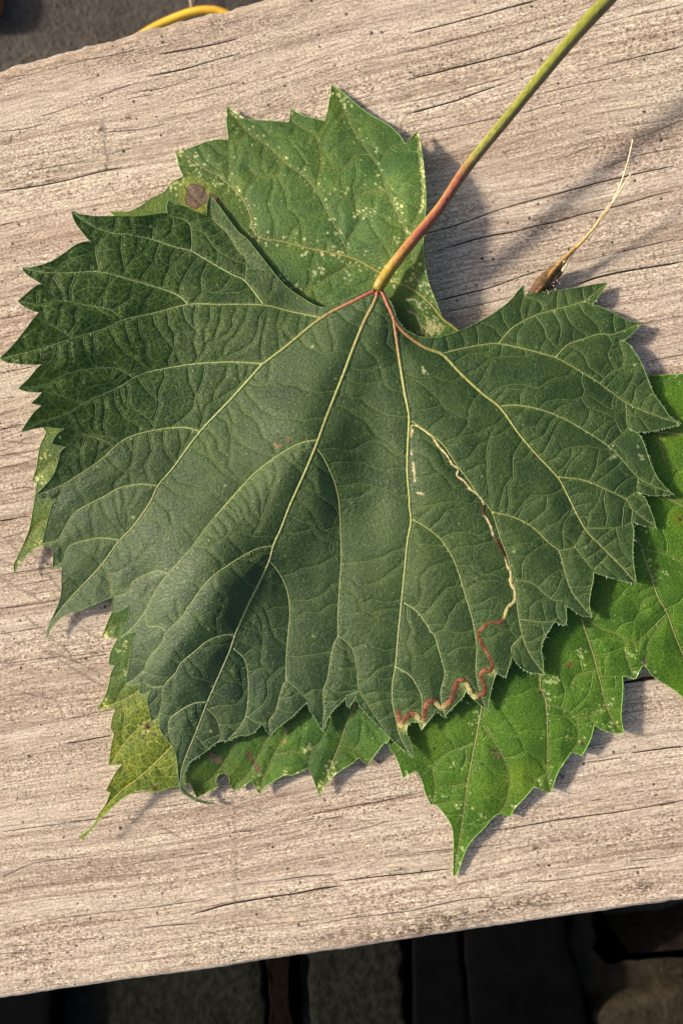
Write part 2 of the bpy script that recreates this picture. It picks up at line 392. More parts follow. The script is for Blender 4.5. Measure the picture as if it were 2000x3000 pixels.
# ------------------------------------------------------------------ plank
e_top = unproj(np.array([0, 640.]), np.array([195., 24.]), 0.0)
e_bot = unproj(np.array([0, 2000.]), np.array([2930., 2648.]), 0.0)
V_TOP = float(e_top[:, 1].mean()); V_BOT = float(e_bot[:, 1].mean())
DU, DV = 0.0007, 0.00013
us = np.concatenate([np.linspace(-0.45, -0.105, 8)[:-1], np.arange(-0.105, 0.105, DU), np.linspace(0.105, 0.45, 8)])
u0 = 7                                       # first dense column
vsn = int((V_TOP - V_BOT) / DV)
vv = np.linspace(V_TOP, V_BOT, vsn)
NU, NV = len(us), len(vv)
def smooth_noise(n, knots, seed):
    r = np.random.default_rng(seed); k = r.normal(0, 1, knots + 4)
    x = np.linspace(1, knots + 1, n); i = x.astype(int); t = x - i; t = t * t * (3 - 2 * t)
    return k[i] * (1 - t) + k[i + 1] * t
crack = np.zeros((NV, NU)); depth = np.zeros((NV, NU)); scr = np.zeros((NV, NU)); stain = np.zeros((NV, NU))

def stamp_line(field, uvpts, width, amp, broken=0.0, depth_f=None, dep=0.0):
    P = resample(np.asarray(uvpts), DU * 0.5); n = len(P)
    m = np.ones(n)
    if broken > 0:
        m = np.clip(smooth_noise(n, max(3, n // 26), int(rng.integers(1e9))) * 0.9 + 1.0 - broken, 0, 1)
    tw = np.clip(np.minimum(np.arange(n), np.arange(n)[::-1]) / max(1, n * 0.08), 0.35, 1) * np.clip(1 + 0.3 * smooth_noise(n, max(3, n // 40), int(rng.integers(1e9))), 0.6, 1.6)
    jit = smooth_noise(n, max(3, n // 14), int(rng.integers(1e9))) * 0.00006
    ci = np.searchsorted(us, P[:, 0])
    for k in range(n):
        i = ci[k]
        if i <= 0 or i >= NU or m[k] < 0.05: continue
        if abs(us[i - 1] - P[k, 0]) < abs(us[min(i, NU - 1)] - P[k, 0]): i -= 1
        v = P[k, 1] + jit[k]; w = width * tw[k]
        j = int(round((V_TOP - v) / (vv[0] - vv[1]))); r = int(w * 2.2 / DV) + 2
        a, b = max(0, j - r), min(NV, j + r + 1)
        if a >= b: continue
        d = np.exp(-((vv[a:b] - v) / w) ** 2) * amp * m[k]
        field[a:b, i] = np.maximum(field[a:b, i], d)
        if depth_f is not None: depth_f[a:b, i] = np.maximum(depth_f[a:b, i], np.exp(-((vv[a:b] - v) / (w * 1.3)) ** 2) * dep * m[k])

def uv_of(pts):
    P = np.array(pts); q = unproj(P[:, 0], P[:, 1], 0.0); return q[:, :2]

CRACKS = """K 0,525 250,480 560,400 930,320|K 1050,355 1300,310 1568,250|K 970,500 1200,455 1400,395 1568,350
K 260,765 460,705 700,610 900,545|K 0,865 180,840 310,805|K 930,600 1090,570 1320,495|K 840,650 1000,620|K 1300,605 1568,540
K 680,870 900,850 1120,805|K 200,1115 400,1080 590,1045|K 0,1250 270,1215 480,1170 700,1115 800,1095|K 700,1010 860,970|K 0,1475 90,1455
K 900,1345 1060,1280|C 0,195 250,130 500,60 740,0|C 0,295 300,215 640,130|C 1040,150 1300,80 1568,20|C 0,450 330,370 640,290 900,200
C 0,585 300,510 560,440|C 0,645 230,580 520,480|C 1180,355 1568,262|C 1000,400 1200,350|C 20,770 250,730 600,650|C 700,545 950,490 1270,420
C 640,650 820,600 980,560|C 820,920 950,880 1040,840|C 1280,800 1568,690|C 1120,960 1330,890 1568,840
C 100,1340 300,1280 560,1190 900,1100 1080,1050 1300,1000 1568,940|C 160,1440 400,1370 680,1310 1000,1230 1200,1180 1568,1080
C 930,1510 1200,1450 1568,1360|C 700,1568 830,1535 900,1515|E 150,360 500,265 740,180|E 200,420 440,370 600,330|E 940,265 1130,205 1568,130
E 1310,490 1568,440|E 1380,700 1568,665|A 0,780 100,760|A 0,850 140,830|A 0,970 60,950|A 0,1165 200,1125|A 0,1310 90,1300|A 0,1395 100,1370|A 0,1485 110,1470
F 0,110 120,85|F 0,265 200,240|F 0,340 170,300|F 80,455 190,445|F 0,640 180,610|F 0,740 160,700|F 0,950 300,905|F 0,1025 330,970|F 0,1145 350,1090
F 0,1290 260,1245|F 0,1460 100,1450 600,1390|I 0,465 230,425|I 0,795 150,765 270,740|I 0,935 250,895|I 0,1390 260,1360|I 330,1225 640,1190|I 500,1310 850,1260
I 940,1450 1200,1420 1560,1360|L 0,375 210,345 520,300|L 0,590 150,520 440,480|L 460,545 780,495 980,465|L 220,780 500,745 850,700 990,670
L 880,755 1060,705 1330,660 1568,620|L 1080,620 1280,595 1490,570|L 1060,380 1568,290|L 0,905 230,885 430,860|L 0,935 110,930|L 660,815 900,795|L 1370,810 1568,780
R 0,600 200,575 510,545|R 220,490 510,460 740,430|R 640,375 850,345 980,320 1240,285 1568,230|R 800,610 1000,595 1220,560 1430,530
R 0,775 300,740 560,685 760,670|R 0,385 230,320|R 1330,510 1568,480|R 100,230 380,190|M 890,475 1050,440 1250,410|M 960,1285 1200,1250 1400,1220 1568,1205
M 430,1395 700,1360 900,1330|M 450,1215 640,1180|M 400,1860 640,1810|M 1280,1890 1450,1850|J 0,1155 410,1075 680,1020|J 0,1410 110,1395|J 470,1390 850,1350"""
STRONG = ('K 0,1250', 'C 0,195', 'C 0,645', 'C 100,1340', 'C 160,1440', 'E 150,360', 'C 1180', 'E 940', 'M 890', 'R 640', 'L 880', 'I 0,935', 'F 0,640', 'M 960', 'K 970', 'K 1050', 'R 0,600', 'C 0,450')
for line in CRACKS.replace('\n', '|').split('|'):
    st = line.startswith(STRONG)
    P = catmull(uv_of(z_(line)), 6)
    if st:
        stamp_line(crack, P, 0.000125 if not line.startswith('M 890') else 0.0004, 1.0, -0.4, depth, 0.0002)
    else:
        stamp_line(crack, P, 0.000105, 0.62, -0.1, depth, 0.0001)
for k in range(380):                          # fine checks along the grain
    u = rng.uniform(-0.1, 0.1); v = rng.uniform(V_BOT + 0.002, V_TOP - 0.002); L = rng.uniform(0.008, 0.07); s = rng.normal(0.0, 0.018)
    stamp_line(crack, [(u, v), (u + L * .5, v + s * L * .5 + rng.normal(0, .0002)), (u + L, v + s * L)], 0.000085, rng.uniform(0.15, 0.42), 0.2, depth, 0.00006)
SCR = """S 683,2270 686,2420 690,2760|S 303,340 307,420 313,500|S 0,1560 130,1700 270,1900|S 30,1585 160,1660 330,1770|S 0,1690 120,1760 300,1880
S 10,1850 200,1930 330,1990|S 60,1610 20,1750 0,1800|S 90,1560 170,1640|S 0,1290 120,1302|S 0,1320 110,1345|S 640,2350 780,2385|S 460,2415 540,2460
S 250,2310 350,2320|S 30,2020 200,2060|S 620,2500 700,2530|S 0,1640 90,1665|S 150,1730 260,1840|S 100,1790 220,1865|S 0,1740 200,1910|S 50,1560 230,1800|S 30,1890 180,1850|S 120,1900 300,2010"""
for line in SCR.replace('\n', '|').split('|'):
    P = resample(catmull(uv_of(z_(line)), 6), 0.00012)
    m = np.clip(smooth_noise(len(P), max(3, len(P) // 40), int(rng.integers(1e9))) * 0.6 + 0.65, 0, 1)
    for (u, v), a in zip(P, m):
        i = int(np.argmin(np.abs(us - u))) if abs(u) > 0.104 else int(round((u + 0.105) / DU)) + u0
        j = int(round((V_TOP - v) / (vv[0] - vv[1])))
        if 0 <= i < NU and 1 <= j < NV - 1:
            scr[j, i] = max(scr[j, i], 0.6 * a); scr[j + 1, i] = max(scr[j + 1, i], 0.35 * a)
UU, VV = np.meshgrid(us, vv)
for px, py, sx, sy, a in ((640, 70, 90, 22, .75), (800, 60, 160, 25, .45), (1230, 2725, 240, 26, 1.0), (1500, 2655, 120, 20, .95), (1330, 2690, 190, 24, 1.0),
                          (1880, 2600, 45, 22, .9), (1000, 2740, 160, 18, .7), (640, 2800, 120, 14, .5), (130, 2880, 120, 18, .5), (850, 2630, 120, 20, .5), (1700, 2440, 160, 26, .4),
                          (380, 2390, 30, 14, .6), (190, 2415, 80, 14, .5), (900, 110, 200, 26, .4), (400, 160, 160, 20, .45), (1080, 2238, 40, 18, .8), (300, 2560, 300, 30, .2), (1570, 2490, 9, 11, 2.2), (1645, 2270, 12, 12, 1.4),
                          (375, 345, 14, 9, 1.2), (297, 378, 12, 10, 1.2), (25, 415, 28, 14, .5), (60, 2790, 120, 26, .4)):
    c = uv_of([(px, py)])[0]
    stain = np.maximum(stain, a * np.exp(-((UU - c[0]) / (sx * PXM)) ** 2 - ((VV - c[1] - 0.0 * UU) / (sy * PXM)) ** 2))
stain = np.clip(stain, 0, 1)
relief = np.zeros((NV, NU))
for k, (kn, amp) in enumerate(((14, 0.00018), (60, 0.00006), (240, 0.00002))):
    a = smooth_noise(NV, kn, 50 + k); b = smooth_noise(NV, kn, 80 + k); t = (us + 0.45) / 0.9
    relief += amp * (a[:, None] * (1 - t)[None] + b[:, None] * t[None])
dist_edge = np.minimum(V_TOP - VV, VV - V_BOT)
lit_arris = np.clip(1 - (VV - V_BOT) / 0.0011, 0, 1) ** 0.7 + 0.35 * np.clip(1 - (V_TOP - VV) / 0.0015, 0, 1)  # mask of the painted edge light, strongest on the lower edge
PZ = np.minimum(relief, 0.0002) - depth
# worn arrises
RB, RT = 0.0016, 0.0034
PZ -= np.clip(1 - (VV - V_BOT) / RB, 0, 1) ** 2.2 * 0.0012 + np.clip(1 - (V_TOP - VV) / RT, 0, 1) ** 2.2 * 0.0018
ev_t = smooth_noise(NU, 60, 5) * 0.00028 + smooth_noise(NU, 14, 6) * 0.0005 + smooth_noise(NU, 200, 61) * 0.0001
ev_b = smooth_noise(NU, 60, 7) * 0.00005 + smooth_noise(NU, 12, 8) * 0.00012 + smooth_noise(NU, 170, 88) * 0.00005
wt = np.clip(1 - (V_TOP - VV) / 0.006, 0, 1); wb = np.clip(1 - (VV - V_BOT) / 0.006, 0, 1)
Y = VV + wt * ev_t[None] + wb * ev_b[None]
top = np.stack([UU, Y, PZ], -1)
def side_row(row, z, out):
    r = top[row].copy(); r[:, 1] += out; r[:, 2] = z; return r[None]
rows = np.concatenate([side_row(0, -0.045, 0.0003), side_row(0, -0.006, 0.0009), side_row(0, -0.0032, 0.0006), top,
                       side_row(-1, -0.0026, -0.0003), side_row(-1, -0.006, -0.0004), side_row(-1, -0.045, -0.0003)], 0)
def padf(f, v=0.0): return np.concatenate([np.full((3, NU), v), f, np.full((3, NU), v)], 0)
nr = rows.shape[0]
idx = np.arange(nr * NU).reshape(nr, NU)
q = np.stack([idx[:-1, :-1], idx[1:, :-1], idx[1:, 1:], idx[:-1, 1:]], -1).reshape(-1, 4)
under = np.stack([idx[-1, :-1], idx[0, :-1], idx[0, 1:], idx[-1, 1:]], -1)
q = np.concatenate([q, under], 0)
plank = mesh_obj('wooden_plank', rows.reshape(-1, 3), q, MAT_WOOD,
                 attrs=dict(crack=padf(crack).ravel(), scratch=padf(scr).ravel(), stain=padf(stain).ravel(), lit_arris=padf(lit_arris).ravel()))
tag(plank, 'weathered grey brown wooden plank with fine cracks, carrying the leaves', 'plank')

# ------------------------------------------------------------------ leaves: pixel lattice and fields
STEP = 3.0
GX0, GX1, GY0, GY1 = -60, 2400, 210, 2640
gx = np.arange(GX0, GX1 + 1, STEP); gy = np.arange(GY0, GY1 + 1, STEP)
NX, NY = len(gx), len(gy)
GXX, GYY = np.meshgrid(gx, gy)

def tps(ctrl, lam=0.02):
    C = np.array(ctrl, float); P = C[:, :2] / 1000.0; zv = C[:, 2]; n = len(P)
    def U(r2): return np.where(r2 > 1e-12, r2 * np.log(r2 + 1e-12), 0.0)
    K = U(((P[:, None] - P[None]) ** 2).sum(-1)) + lam * np.eye(n) * 0.2
    Q = np.c_[np.ones(n), P]
    A = np.block([[K, Q], [Q.T, np.zeros((3, 3))]])
    w = np.linalg.solve(A, np.r_[zv, 0, 0, 0])
    out = np.empty((NY, NX))
    for j0 in range(0, NY, 100):
        X = GXX[j0:j0 + 100] / 1000; Yy = GYY[j0:j0 + 100] / 1000
        s = w[n] + w[n + 1] * X + w[n + 2] * Yy
        for k in range(n):
            s = s + w[k] * U((X - P[k, 0]) ** 2 + (Yy - P[k, 1]) ** 2)
        out[j0:j0 + 100] = s
    return out

def sample(field, P):
    P = np.asarray(P, float)
    fx = np.clip((P[:, 0] - GX0) / STEP, 0, NX - 1.001); fy = np.clip((P[:, 1] - GY0) / STEP, 0, NY - 1.001)
    i = fx.astype(int); j = fy.astype(int); a = fx - i; b = fy - j
    return field[j, i] * (1 - a) * (1 - b) + field[j, i + 1] * a * (1 - b) + field[j + 1, i] * (1 - a) * b + field[j + 1, i + 1] * a * b

def dist_field(samples, R):
    """distance (px) to the nearest sample point, clipped at R"""
    D = np.full((NY, NX), float(R)); k = int(R / STEP) + 1
    for x, y in samples:
        i = int(round((x - GX0) / STEP)); j = int(round((y - GY0) / STEP))
        a, b, c, d = max(0, j - k), min(NY, j + k + 1), max(0, i - k), min(NX, i + k + 1)
        if a >= b or c >= d: continue
        dd = np.sqrt((gx[c:d][None] - x) ** 2 + (gy[a:b][:, None] - y) ** 2)
        np.minimum(D[a:b, c:d], dd, out=D[a:b, c:d])
    return D

def smooth_outline(P, corner=42, per=4):
    P = np.array(P); n = len(P)
    keep = []
    for i in range(n):
        a = P[i] - P[i - 1]; b = P[(i + 1) % n] - P[i]
        ang = abs(math.degrees(math.atan2(a[0] * b[1] - a[1] * b[0], a @ b)))
        if ang > corner: keep.append(i)
    if len(keep) < 2: keep = [0, n // 2]
    out = []
    for a, b in zip(keep, keep[1:] + [keep[0] + n]):
        run = np.array([P[i % n] for i in range(a, b + 1)])
        out.append((catmull(run, per) if len(run) > 2 else resample(run, 8))[:-1])
    return np.vstack(out)

def scan(polys, axis):
    """crossings of closed polygons with lattice rows (axis=0) or columns (axis=1)"""
    lines = gy if axis == 0 else gx
    res = [[] for _ in lines]
    for P in polys:
        A = P; B = np.roll(P, -1, 0)
        a = A[:, 1 - axis]; b = B[:, 1 - axis]
        oa = A[:, axis]; ob = B[:, axis]
        lo = np.minimum(a, b); hi = np.maximum(a, b)
        for k in range(len(P)):
            if hi[k] == lo[k]: continue
            i0 = int(math.ceil((lo[k] - lines[0]) / STEP)); i1 = int(math.ceil((hi[k] - lines[0]) / STEP))
            for i in range(max(0, i0), min(len(lines), i1)):
                t = (lines[i] - a[k]) / (b[k] - a[k]); res[i].append(oa[k] + t * (ob[k] - oa[k]))
    for r in res: r.sort()
    return res

class Blade:
    def __init__(self, outline, holes=()):
        self.poly = smooth_outline(outline)
        self.polys = [self.poly] + [smooth_outline(h, 80) for h in holes]
        self.rows = scan(self.polys, 0); self.cols = scan(self.polys, 1)
        ins = np.zeros((NY, NX), bool)
        for j, r in enumerate(self.rows):
            if r: ins[j] = (np.searchsorted(np.array(r), gx, side='right') % 2) == 1
        self.inside = ins
    def mesh(self, fields):
        """-> px,py, dict of values, faces"""
        ins = self.inside
        nid = -np.ones((NY, NX), int); jj, ii = np.nonzero(ins); nid[jj, ii] = np.arange(len(jj))
        PX = list(gx[ii]); PY = list(gy[jj]); vals = {k: [f[jj, ii]] for k, f in fields.items()}
        extra = []
        cnt = ins[:-1, :-1].astype(int) + ins[1:, :-1] + ins[:-1, 1:] + ins[1:, 1:]
        fj, fi = np.nonzero(cnt == 4)
        full = np.stack([nid[fj, fi], nid[fj + 1, fi], nid[fj + 1, fi + 1], nid[fj, fi + 1]], -1)
        cache = {}; faces = []; n0 = len(jj)
        def cross(a, b):
            key = (min(a, b), max(a, b))
            if key in cache: return cache[key]
            (j0, i0), (j1, i1) = key
            if j0 == j1:
                r = self.rows[j0]; k = bisect.bisect_left(r, gx[i0])
                x = min(max(r[k], gx[i0]), gx[i1]) if k < len(r) else 0.5 * (gx[i0] + gx[i1])
                t = (x - gx[i0]) / STEP
            else:
                r = self.cols[i0]; k = bisect.bisect_left(r, gy[j0])
                y = min(max(r[k], gy[j0]), gy[j1]) if k < len(r) else 0.5 * (gy[j0] + gy[j1])
                t = (y - gy[j0]) / STEP
            t = min(max(t, 0.02), 0.98)
            cache[key] = n0 + len(extra); extra.append((j0, i0, j1, i1, t)); return cache[key]
        mj, mi = np.nonzero((cnt > 0) & (cnt < 4))
        for j, i in zip(mj, mi):
            cs = [(j, i), (j + 1, i), (j + 1, i + 1), (j, i + 1)]; f = []
            for k in range(4):
                a, b = cs[k], cs[(k + 1) % 4]
                if ins[a]: f.append(int(nid[a]))
                if ins[a] != ins[b]: f.append(cross(a, b))
            if len(f) >= 3: faces.append(f)
        E = np.array([e[:4] for e in extra], int); T = np.array([e[4] for e in extra])
        px = np.r_[PX, gx[E[:, 1]] * (1 - T) + gx[E[:, 3]] * T]; py = np.r_[PY, gy[E[:, 0]] * (1 - T) + gy[E[:, 2]] * T]
        out = {}
        for k, f in fields.items():
            t = T if f.ndim == 2 else T[:, None]
            out[k] = np.concatenate([f[jj, ii], f[E[:, 0], E[:, 1]] * (1 - t) + f[E[:, 2], E[:, 3]] * t])
        return px, py, out, [tuple(x) for x in full.tolist()] + [tuple(f) for f in faces]

def rungs(veins, blade, seed, spacing=48):
    """third-order veins: cross veins that leave every vein, wander and meet between two veins"""
    r = np.random.default_rng(seed); S = []; L = []
    for k, v in enumerate(veins):
        Q = resample(v, 8); S.append(Q); L += [k] * len(Q)
    S = np.vstack(S); L = np.array(L)
    kd = kdtree.KDTree(len(S))
    for k, p in enumerate(S): kd.insert((p[0], p[1], 0), k)
    kd.balance()
    def inside(p):
        i = int((p[0] - GX0) / STEP); j = int((p[1] - GY0) / STEP)
        return 0 <= i < NX - 1 and 0 <= j < NY - 1 and blade.inside[j, i]
    lines = []; ends = []
    occ = np.zeros((NY, NX), np.int32)
    def cell(p): return int((p[1] - GY0) / STEP / 1.0), int((p[0] - GX0) / STEP / 1.0)
    def lay(path, ident):
        for p in resample(np.array(path), 2.0):
            j, i = cell(p)
            if 1 <= j < NY - 1 and 1 <= i < NX - 1: occ[j, i] = ident; occ[j, i + 1] = ident; occ[j + 1, i] = ident
    def hit(p, ident):
        j, i = cell(p); return 0 <= j < NY and 0 <= i < NX and occ[j, i] not in (0, ident)
    arr = np.zeros((0, 2)); order = list(range(len(veins))); r.shuffle(order)
    for k in order:
        v = veins[k]
        Q = resample(v, 4); tg = np.gradient(Q, axis=0); tg /= np.linalg.norm(tg, axis=1)[:, None] + 1e-9
        for side in (-1, 1):
            s = r.uniform(8, spacing)
            while s < len(Q) * 4 - 10:
                i = int(s / 4); p = Q[i].copy(); t = tg[i]
                nrm = np.array([-t[1], t[0]]) * side
                s += r.uniform(0.7, 1.35) * spacing
                if len(arr) and np.min(np.hypot(arr[:, 0] - (p + nrm * 3)[0], arr[:, 1] - (p + nrm * 3)[1])) < 0.42 * spacing: continue
                a = math.radians(r.uniform(-2, 20)); d = nrm * math.cos(a) + t * math.sin(a)
                path = [p.copy()]; L0 = 0; ident = len(lines) + 1; kink = r.uniform(22, 60); ok = False; curl = r.normal(0, 0.006)
                while L0 < 300:
                    ang = curl + r.normal(0, 0.045)
                    if L0 > kink:
                        ang += r.choice([-1, 1]) * r.uniform(0.25, 0.6); kink += r.uniform(24, 60)
                        d0 = nrm * 0.95 + t * 0.25; d = d * 0.55 + d0 * 0.45; d /= np.linalg.norm(d)
                    c, sn = math.cos(ang), math.sin(ang); d = np.array([c * d[0] - sn * d[1], sn * d[0] + c * d[1]])
                    p = p + d * 3; L0 += 3
                    if not inside(p): ok = L0 > 12; break
                    path.append(p.copy())
                    if L0 > 9 and hit(p, ident): ok = L0 > 15; break
                    co, ix, dd = kd.find((p[0], p[1], 0))
                    if dd < 5 and (L[ix] != k or L0 > 40):
                        path.append(np.array([co[0], co[1]])); arr = np.vstack([arr, [p]]); ok = True; break
                if ok and len(path) > 4:
                    lines.append(np.array(path)); lay(path, len(lines)); arr = np.vstack([arr, [path[1]]])
    sub = []
    for l in list(lines):                      # fourth order twigs
        for _ in range(max(1, int(len(l) / 6))):
            if len(l) < 6: break
            i = r.integers(1, len(l) - 1); t = l[i] - l[i - 1]; t /= np.linalg.norm(t) + 1e-9
            d = np.array([-t[1], t[0]]) * r.choice([-1, 1]) + t * r.normal(0, 0.2); p = l[i].copy(); path = [p.copy()]
            for _k in range(r.integers(8, 24)):
                d = d / np.linalg.norm(d) + r.normal(0, 0.11, 2); p = p + d / np.linalg.norm(d) * 3
                if not inside(p): break
                path.append(p.copy())
                if _k > 2 and hit(p, -1):
                    lay(path, -2 - len(sub)); sub.append(np.array(path)); break
    return lines, sub

# ------------------------------------------------------------------ traced outlines
OUT1 = z_("""S 1100,850 1087,845 1046,863 969,894 934,899 878,868 827,828 765,751 724,700 694,674 638,598 A 1205,140 1190,200 1187,262 1120,230 1060,205 990,185 968,172
A 960,210 965,250 940,245 800,262 680,262 545,262 460,250 412,232 430,290 480,360 520,405 545,418 500,408 440,425 370,475 300,520 230,545 160,560 128,558 150,590 210,630 262,660 282,658
225,655 180,685 140,720 103,750 150,785 210,808 232,808 195,850 150,910 100,975 50,1030 0,1078 40,1098 130,1110 200,1112 255,1108 268,1100 220,1130 170,1190 106,1252 150,1265 220,1272 250,1268
215,1305 182,1335 235,1345 240,1350 200,1385 160,1440 122,1502 180,1485 260,1470 340,1478 385,1475
F 330,140 298,193 345,205 385,212 350,240 335,300 310,370 270,425 200,495 250,512 330,510 300,550 285,600 265,680 245,772 280,785 325,770 310,800 308,850 305,912 345,905 360,905
355,960 355,1040 340,1110 300,1200 275,1260 266,1310 273,1310 284,1275 305,1242 350,1195 400,1170 470,1150 540,1120 600,1095 655,1075 645,1120 645,1160 670,1165 735,1130 745,1120 740,1190 715,1260 695,1310 740,1285 775,1280 765,1340 755,1400
I 350,490 333,595 380,602 425,580 410,620 412,650 440,655 480,625 455,680 465,740 480,815 515,800 530,795 525,830 535,870 560,900 585,935 605,960 620,1000 628,1060 632,1120 640,1180 653,1215 690,1243 740,1268 800,1284 845,1284
845,1280 800,1272 740,1254 700,1228 672,1200 663,1165 662,1130 675,1090 700,1045 750,1010 800,975 840,940 890,920 930,920 960,900 1000,890 1050,885 1080,860 1120,820 1130,850 1145,870 1160,895 1190,860 1240,820 1290,780 1330,740 1375,695
1390,750 1420,790 1440,830 1460,862 1475,840 J 110,610 150,550 210,490 220,470 225,510 240,535 265,500 280,470 300,520 360,590 440,670 510,740 570,790 610,825
605,790 590,730 570,680 575,640 600,615 640,620 655,660 680,630 720,580 735,545 760,570 793,597 800,570 850,520 895,470 910,430 930,460 970,500 1035,550 1040,510 1055,430 1075,360 1085,335 1110,350 1140,358 1150,320 1170,260 1175,240 1210,290 1270,330 1355,342
H 765,1250 755,1180 770,1120 800,1070 830,1020 895,1045 900,1000 895,950 890,925 930,950 980,985 1045,995 1030,930 1035,860 1050,790 1055,735 1120,760 1200,780 1300,805 1290,740 1280,660 1280,570 1285,500 1270,445 1340,470 1410,480 1395,420 1370,360 1345,310 1300,275 1370,295 1430,298 1510,290
E 1460,1420 1420,1370 1390,1310 1365,1240 1340,1170 1320,1130 1290,1105 1250,1085 1300,1108 1380,1105 1450,1090 1530,1070 1560,1058 1500,1030 1450,960 1400,890 1370,820 1340,740 1310,680 1270,620 1235,590 1205,585 1240,575 1290,530 1335,480 1280,478 1210,450 1140,410 1080,385 1045,380
1090,320 1132,252 1060,262 960,280 860,295 760,305 680,315 660,328 655,300 655,265 620,300 590,340 540,385 470,435 400,475 320,515 250,540 170,565 100,568 50,560 10,540 S 1190,968 1172,952 1160,930 1148,895 1132,868 1116,848""")
OUT2 = z_("""S 1338,968 B 1565,1440 1510,1310 1470,1200 1450,1050 1450,960 1460,850 1465,750 1455,600 1440,480 1430,420 1418,360 1380,400 1345,435 1310,380 1240,320 1150,270 1080,220 1010,160 960,120 925,95 915,160 905,230 888,305 830,290 760,270 690,230
685,280 680,312 600,305 500,298 430,290 380,260 325,215 322,300 330,380 335,415 270,410 190,430 110,460 28,480 45,550 70,610 80,632 K 1200,1160 1130,1200 1080,1260 1000,1300 930,1350 860,1385 790,1390 725,1390
S 340,660 300,850 250,1000 200,1150 170,1215 F 245,100 270,130 245,180 230,220 220,280 210,340 195,385 185,410 215,420 205,500 190,580 175,670 150,740 120,810 90,870 80,900 88,942 110,890 150,840 200,800 240,780 S 200,1600 290,1690 345,1770
I 250,190 225,250 195,325 250,325 290,330 260,380 240,430 235,485 270,485 245,540 235,600 210,670 168,742 230,735 275,735 255,790 245,850 265,880 250,950 235,1062 280,1058 315,1050 270,1110 218,1208 245,1215 215,1290 180,1340 150,1400 100,1450 62,1470 66,1481
90,1478 130,1435 190,1366 240,1315 300,1262 360,1225 430,1205 500,1215 560,1197 640,1182 N 250,800 335,755 360,820 400,902 470,860 590,800 575,765 577,725 600,685 650,670 690,700 702,740 690,780 715,792 740,832 800,810 900,740 905,720 920,770 950,830 975,872 1010,810 1100,750 1185,700
1210,690 1280,690 1370,650 1420,620 1450,680 1490,790 1525,877 1568,800 J 110,970 170,910 250,860 300,820 345,862 370,830 400,790 440,740 470,720 S 1190,2040 1250,1800 1350,1500 1420,1250 1440,1080 1400,1010""")
OUT3 = z_("""J 470,740 500,800 530,870 550,938 590,915 630,895 660,960 680,1030 710,1092 740,1090 790,1150 830,1220 840,1310 838,1400 836,1490 845,1503 862,1482 890,1400 920,1330 960,1280 1020,1220 1060,1170 1105,1140 1165,1162 1190,1110 1240,1060 1300,990 1350,1005 1395,1024
M 60,1690 130,1500 200,1390 280,1270 330,1275 400,1302 440,1250 500,1130 535,1010 545,950 600,990 700,1030 800,1050 887,1045 870,960 855,850 865,700 875,550 875,450 865,395 900,400 960,412 1020,430 1060,350 1090,290 1120,260 1160,310 1220,390 1300,450 1400,510 1500,580 1568,640
S 2060,2105 2130,2190 2150,2080 2240,2010 2230,1880 2320,1760 2270,1600 2330,1450 2250,1320 2260,1180 2150,1130 2080,1098 2000,1096 1950,1099 1894,1103 1780,1130 1660,1190 1580,1240 1500,1260 1420,1330 1330,1500 1250,1700 1190,1900 1150,2060""")
HOLE2 = [[(426, 2122), (434, 2119), (440, 2128), (436, 2136), (428, 2134)]]

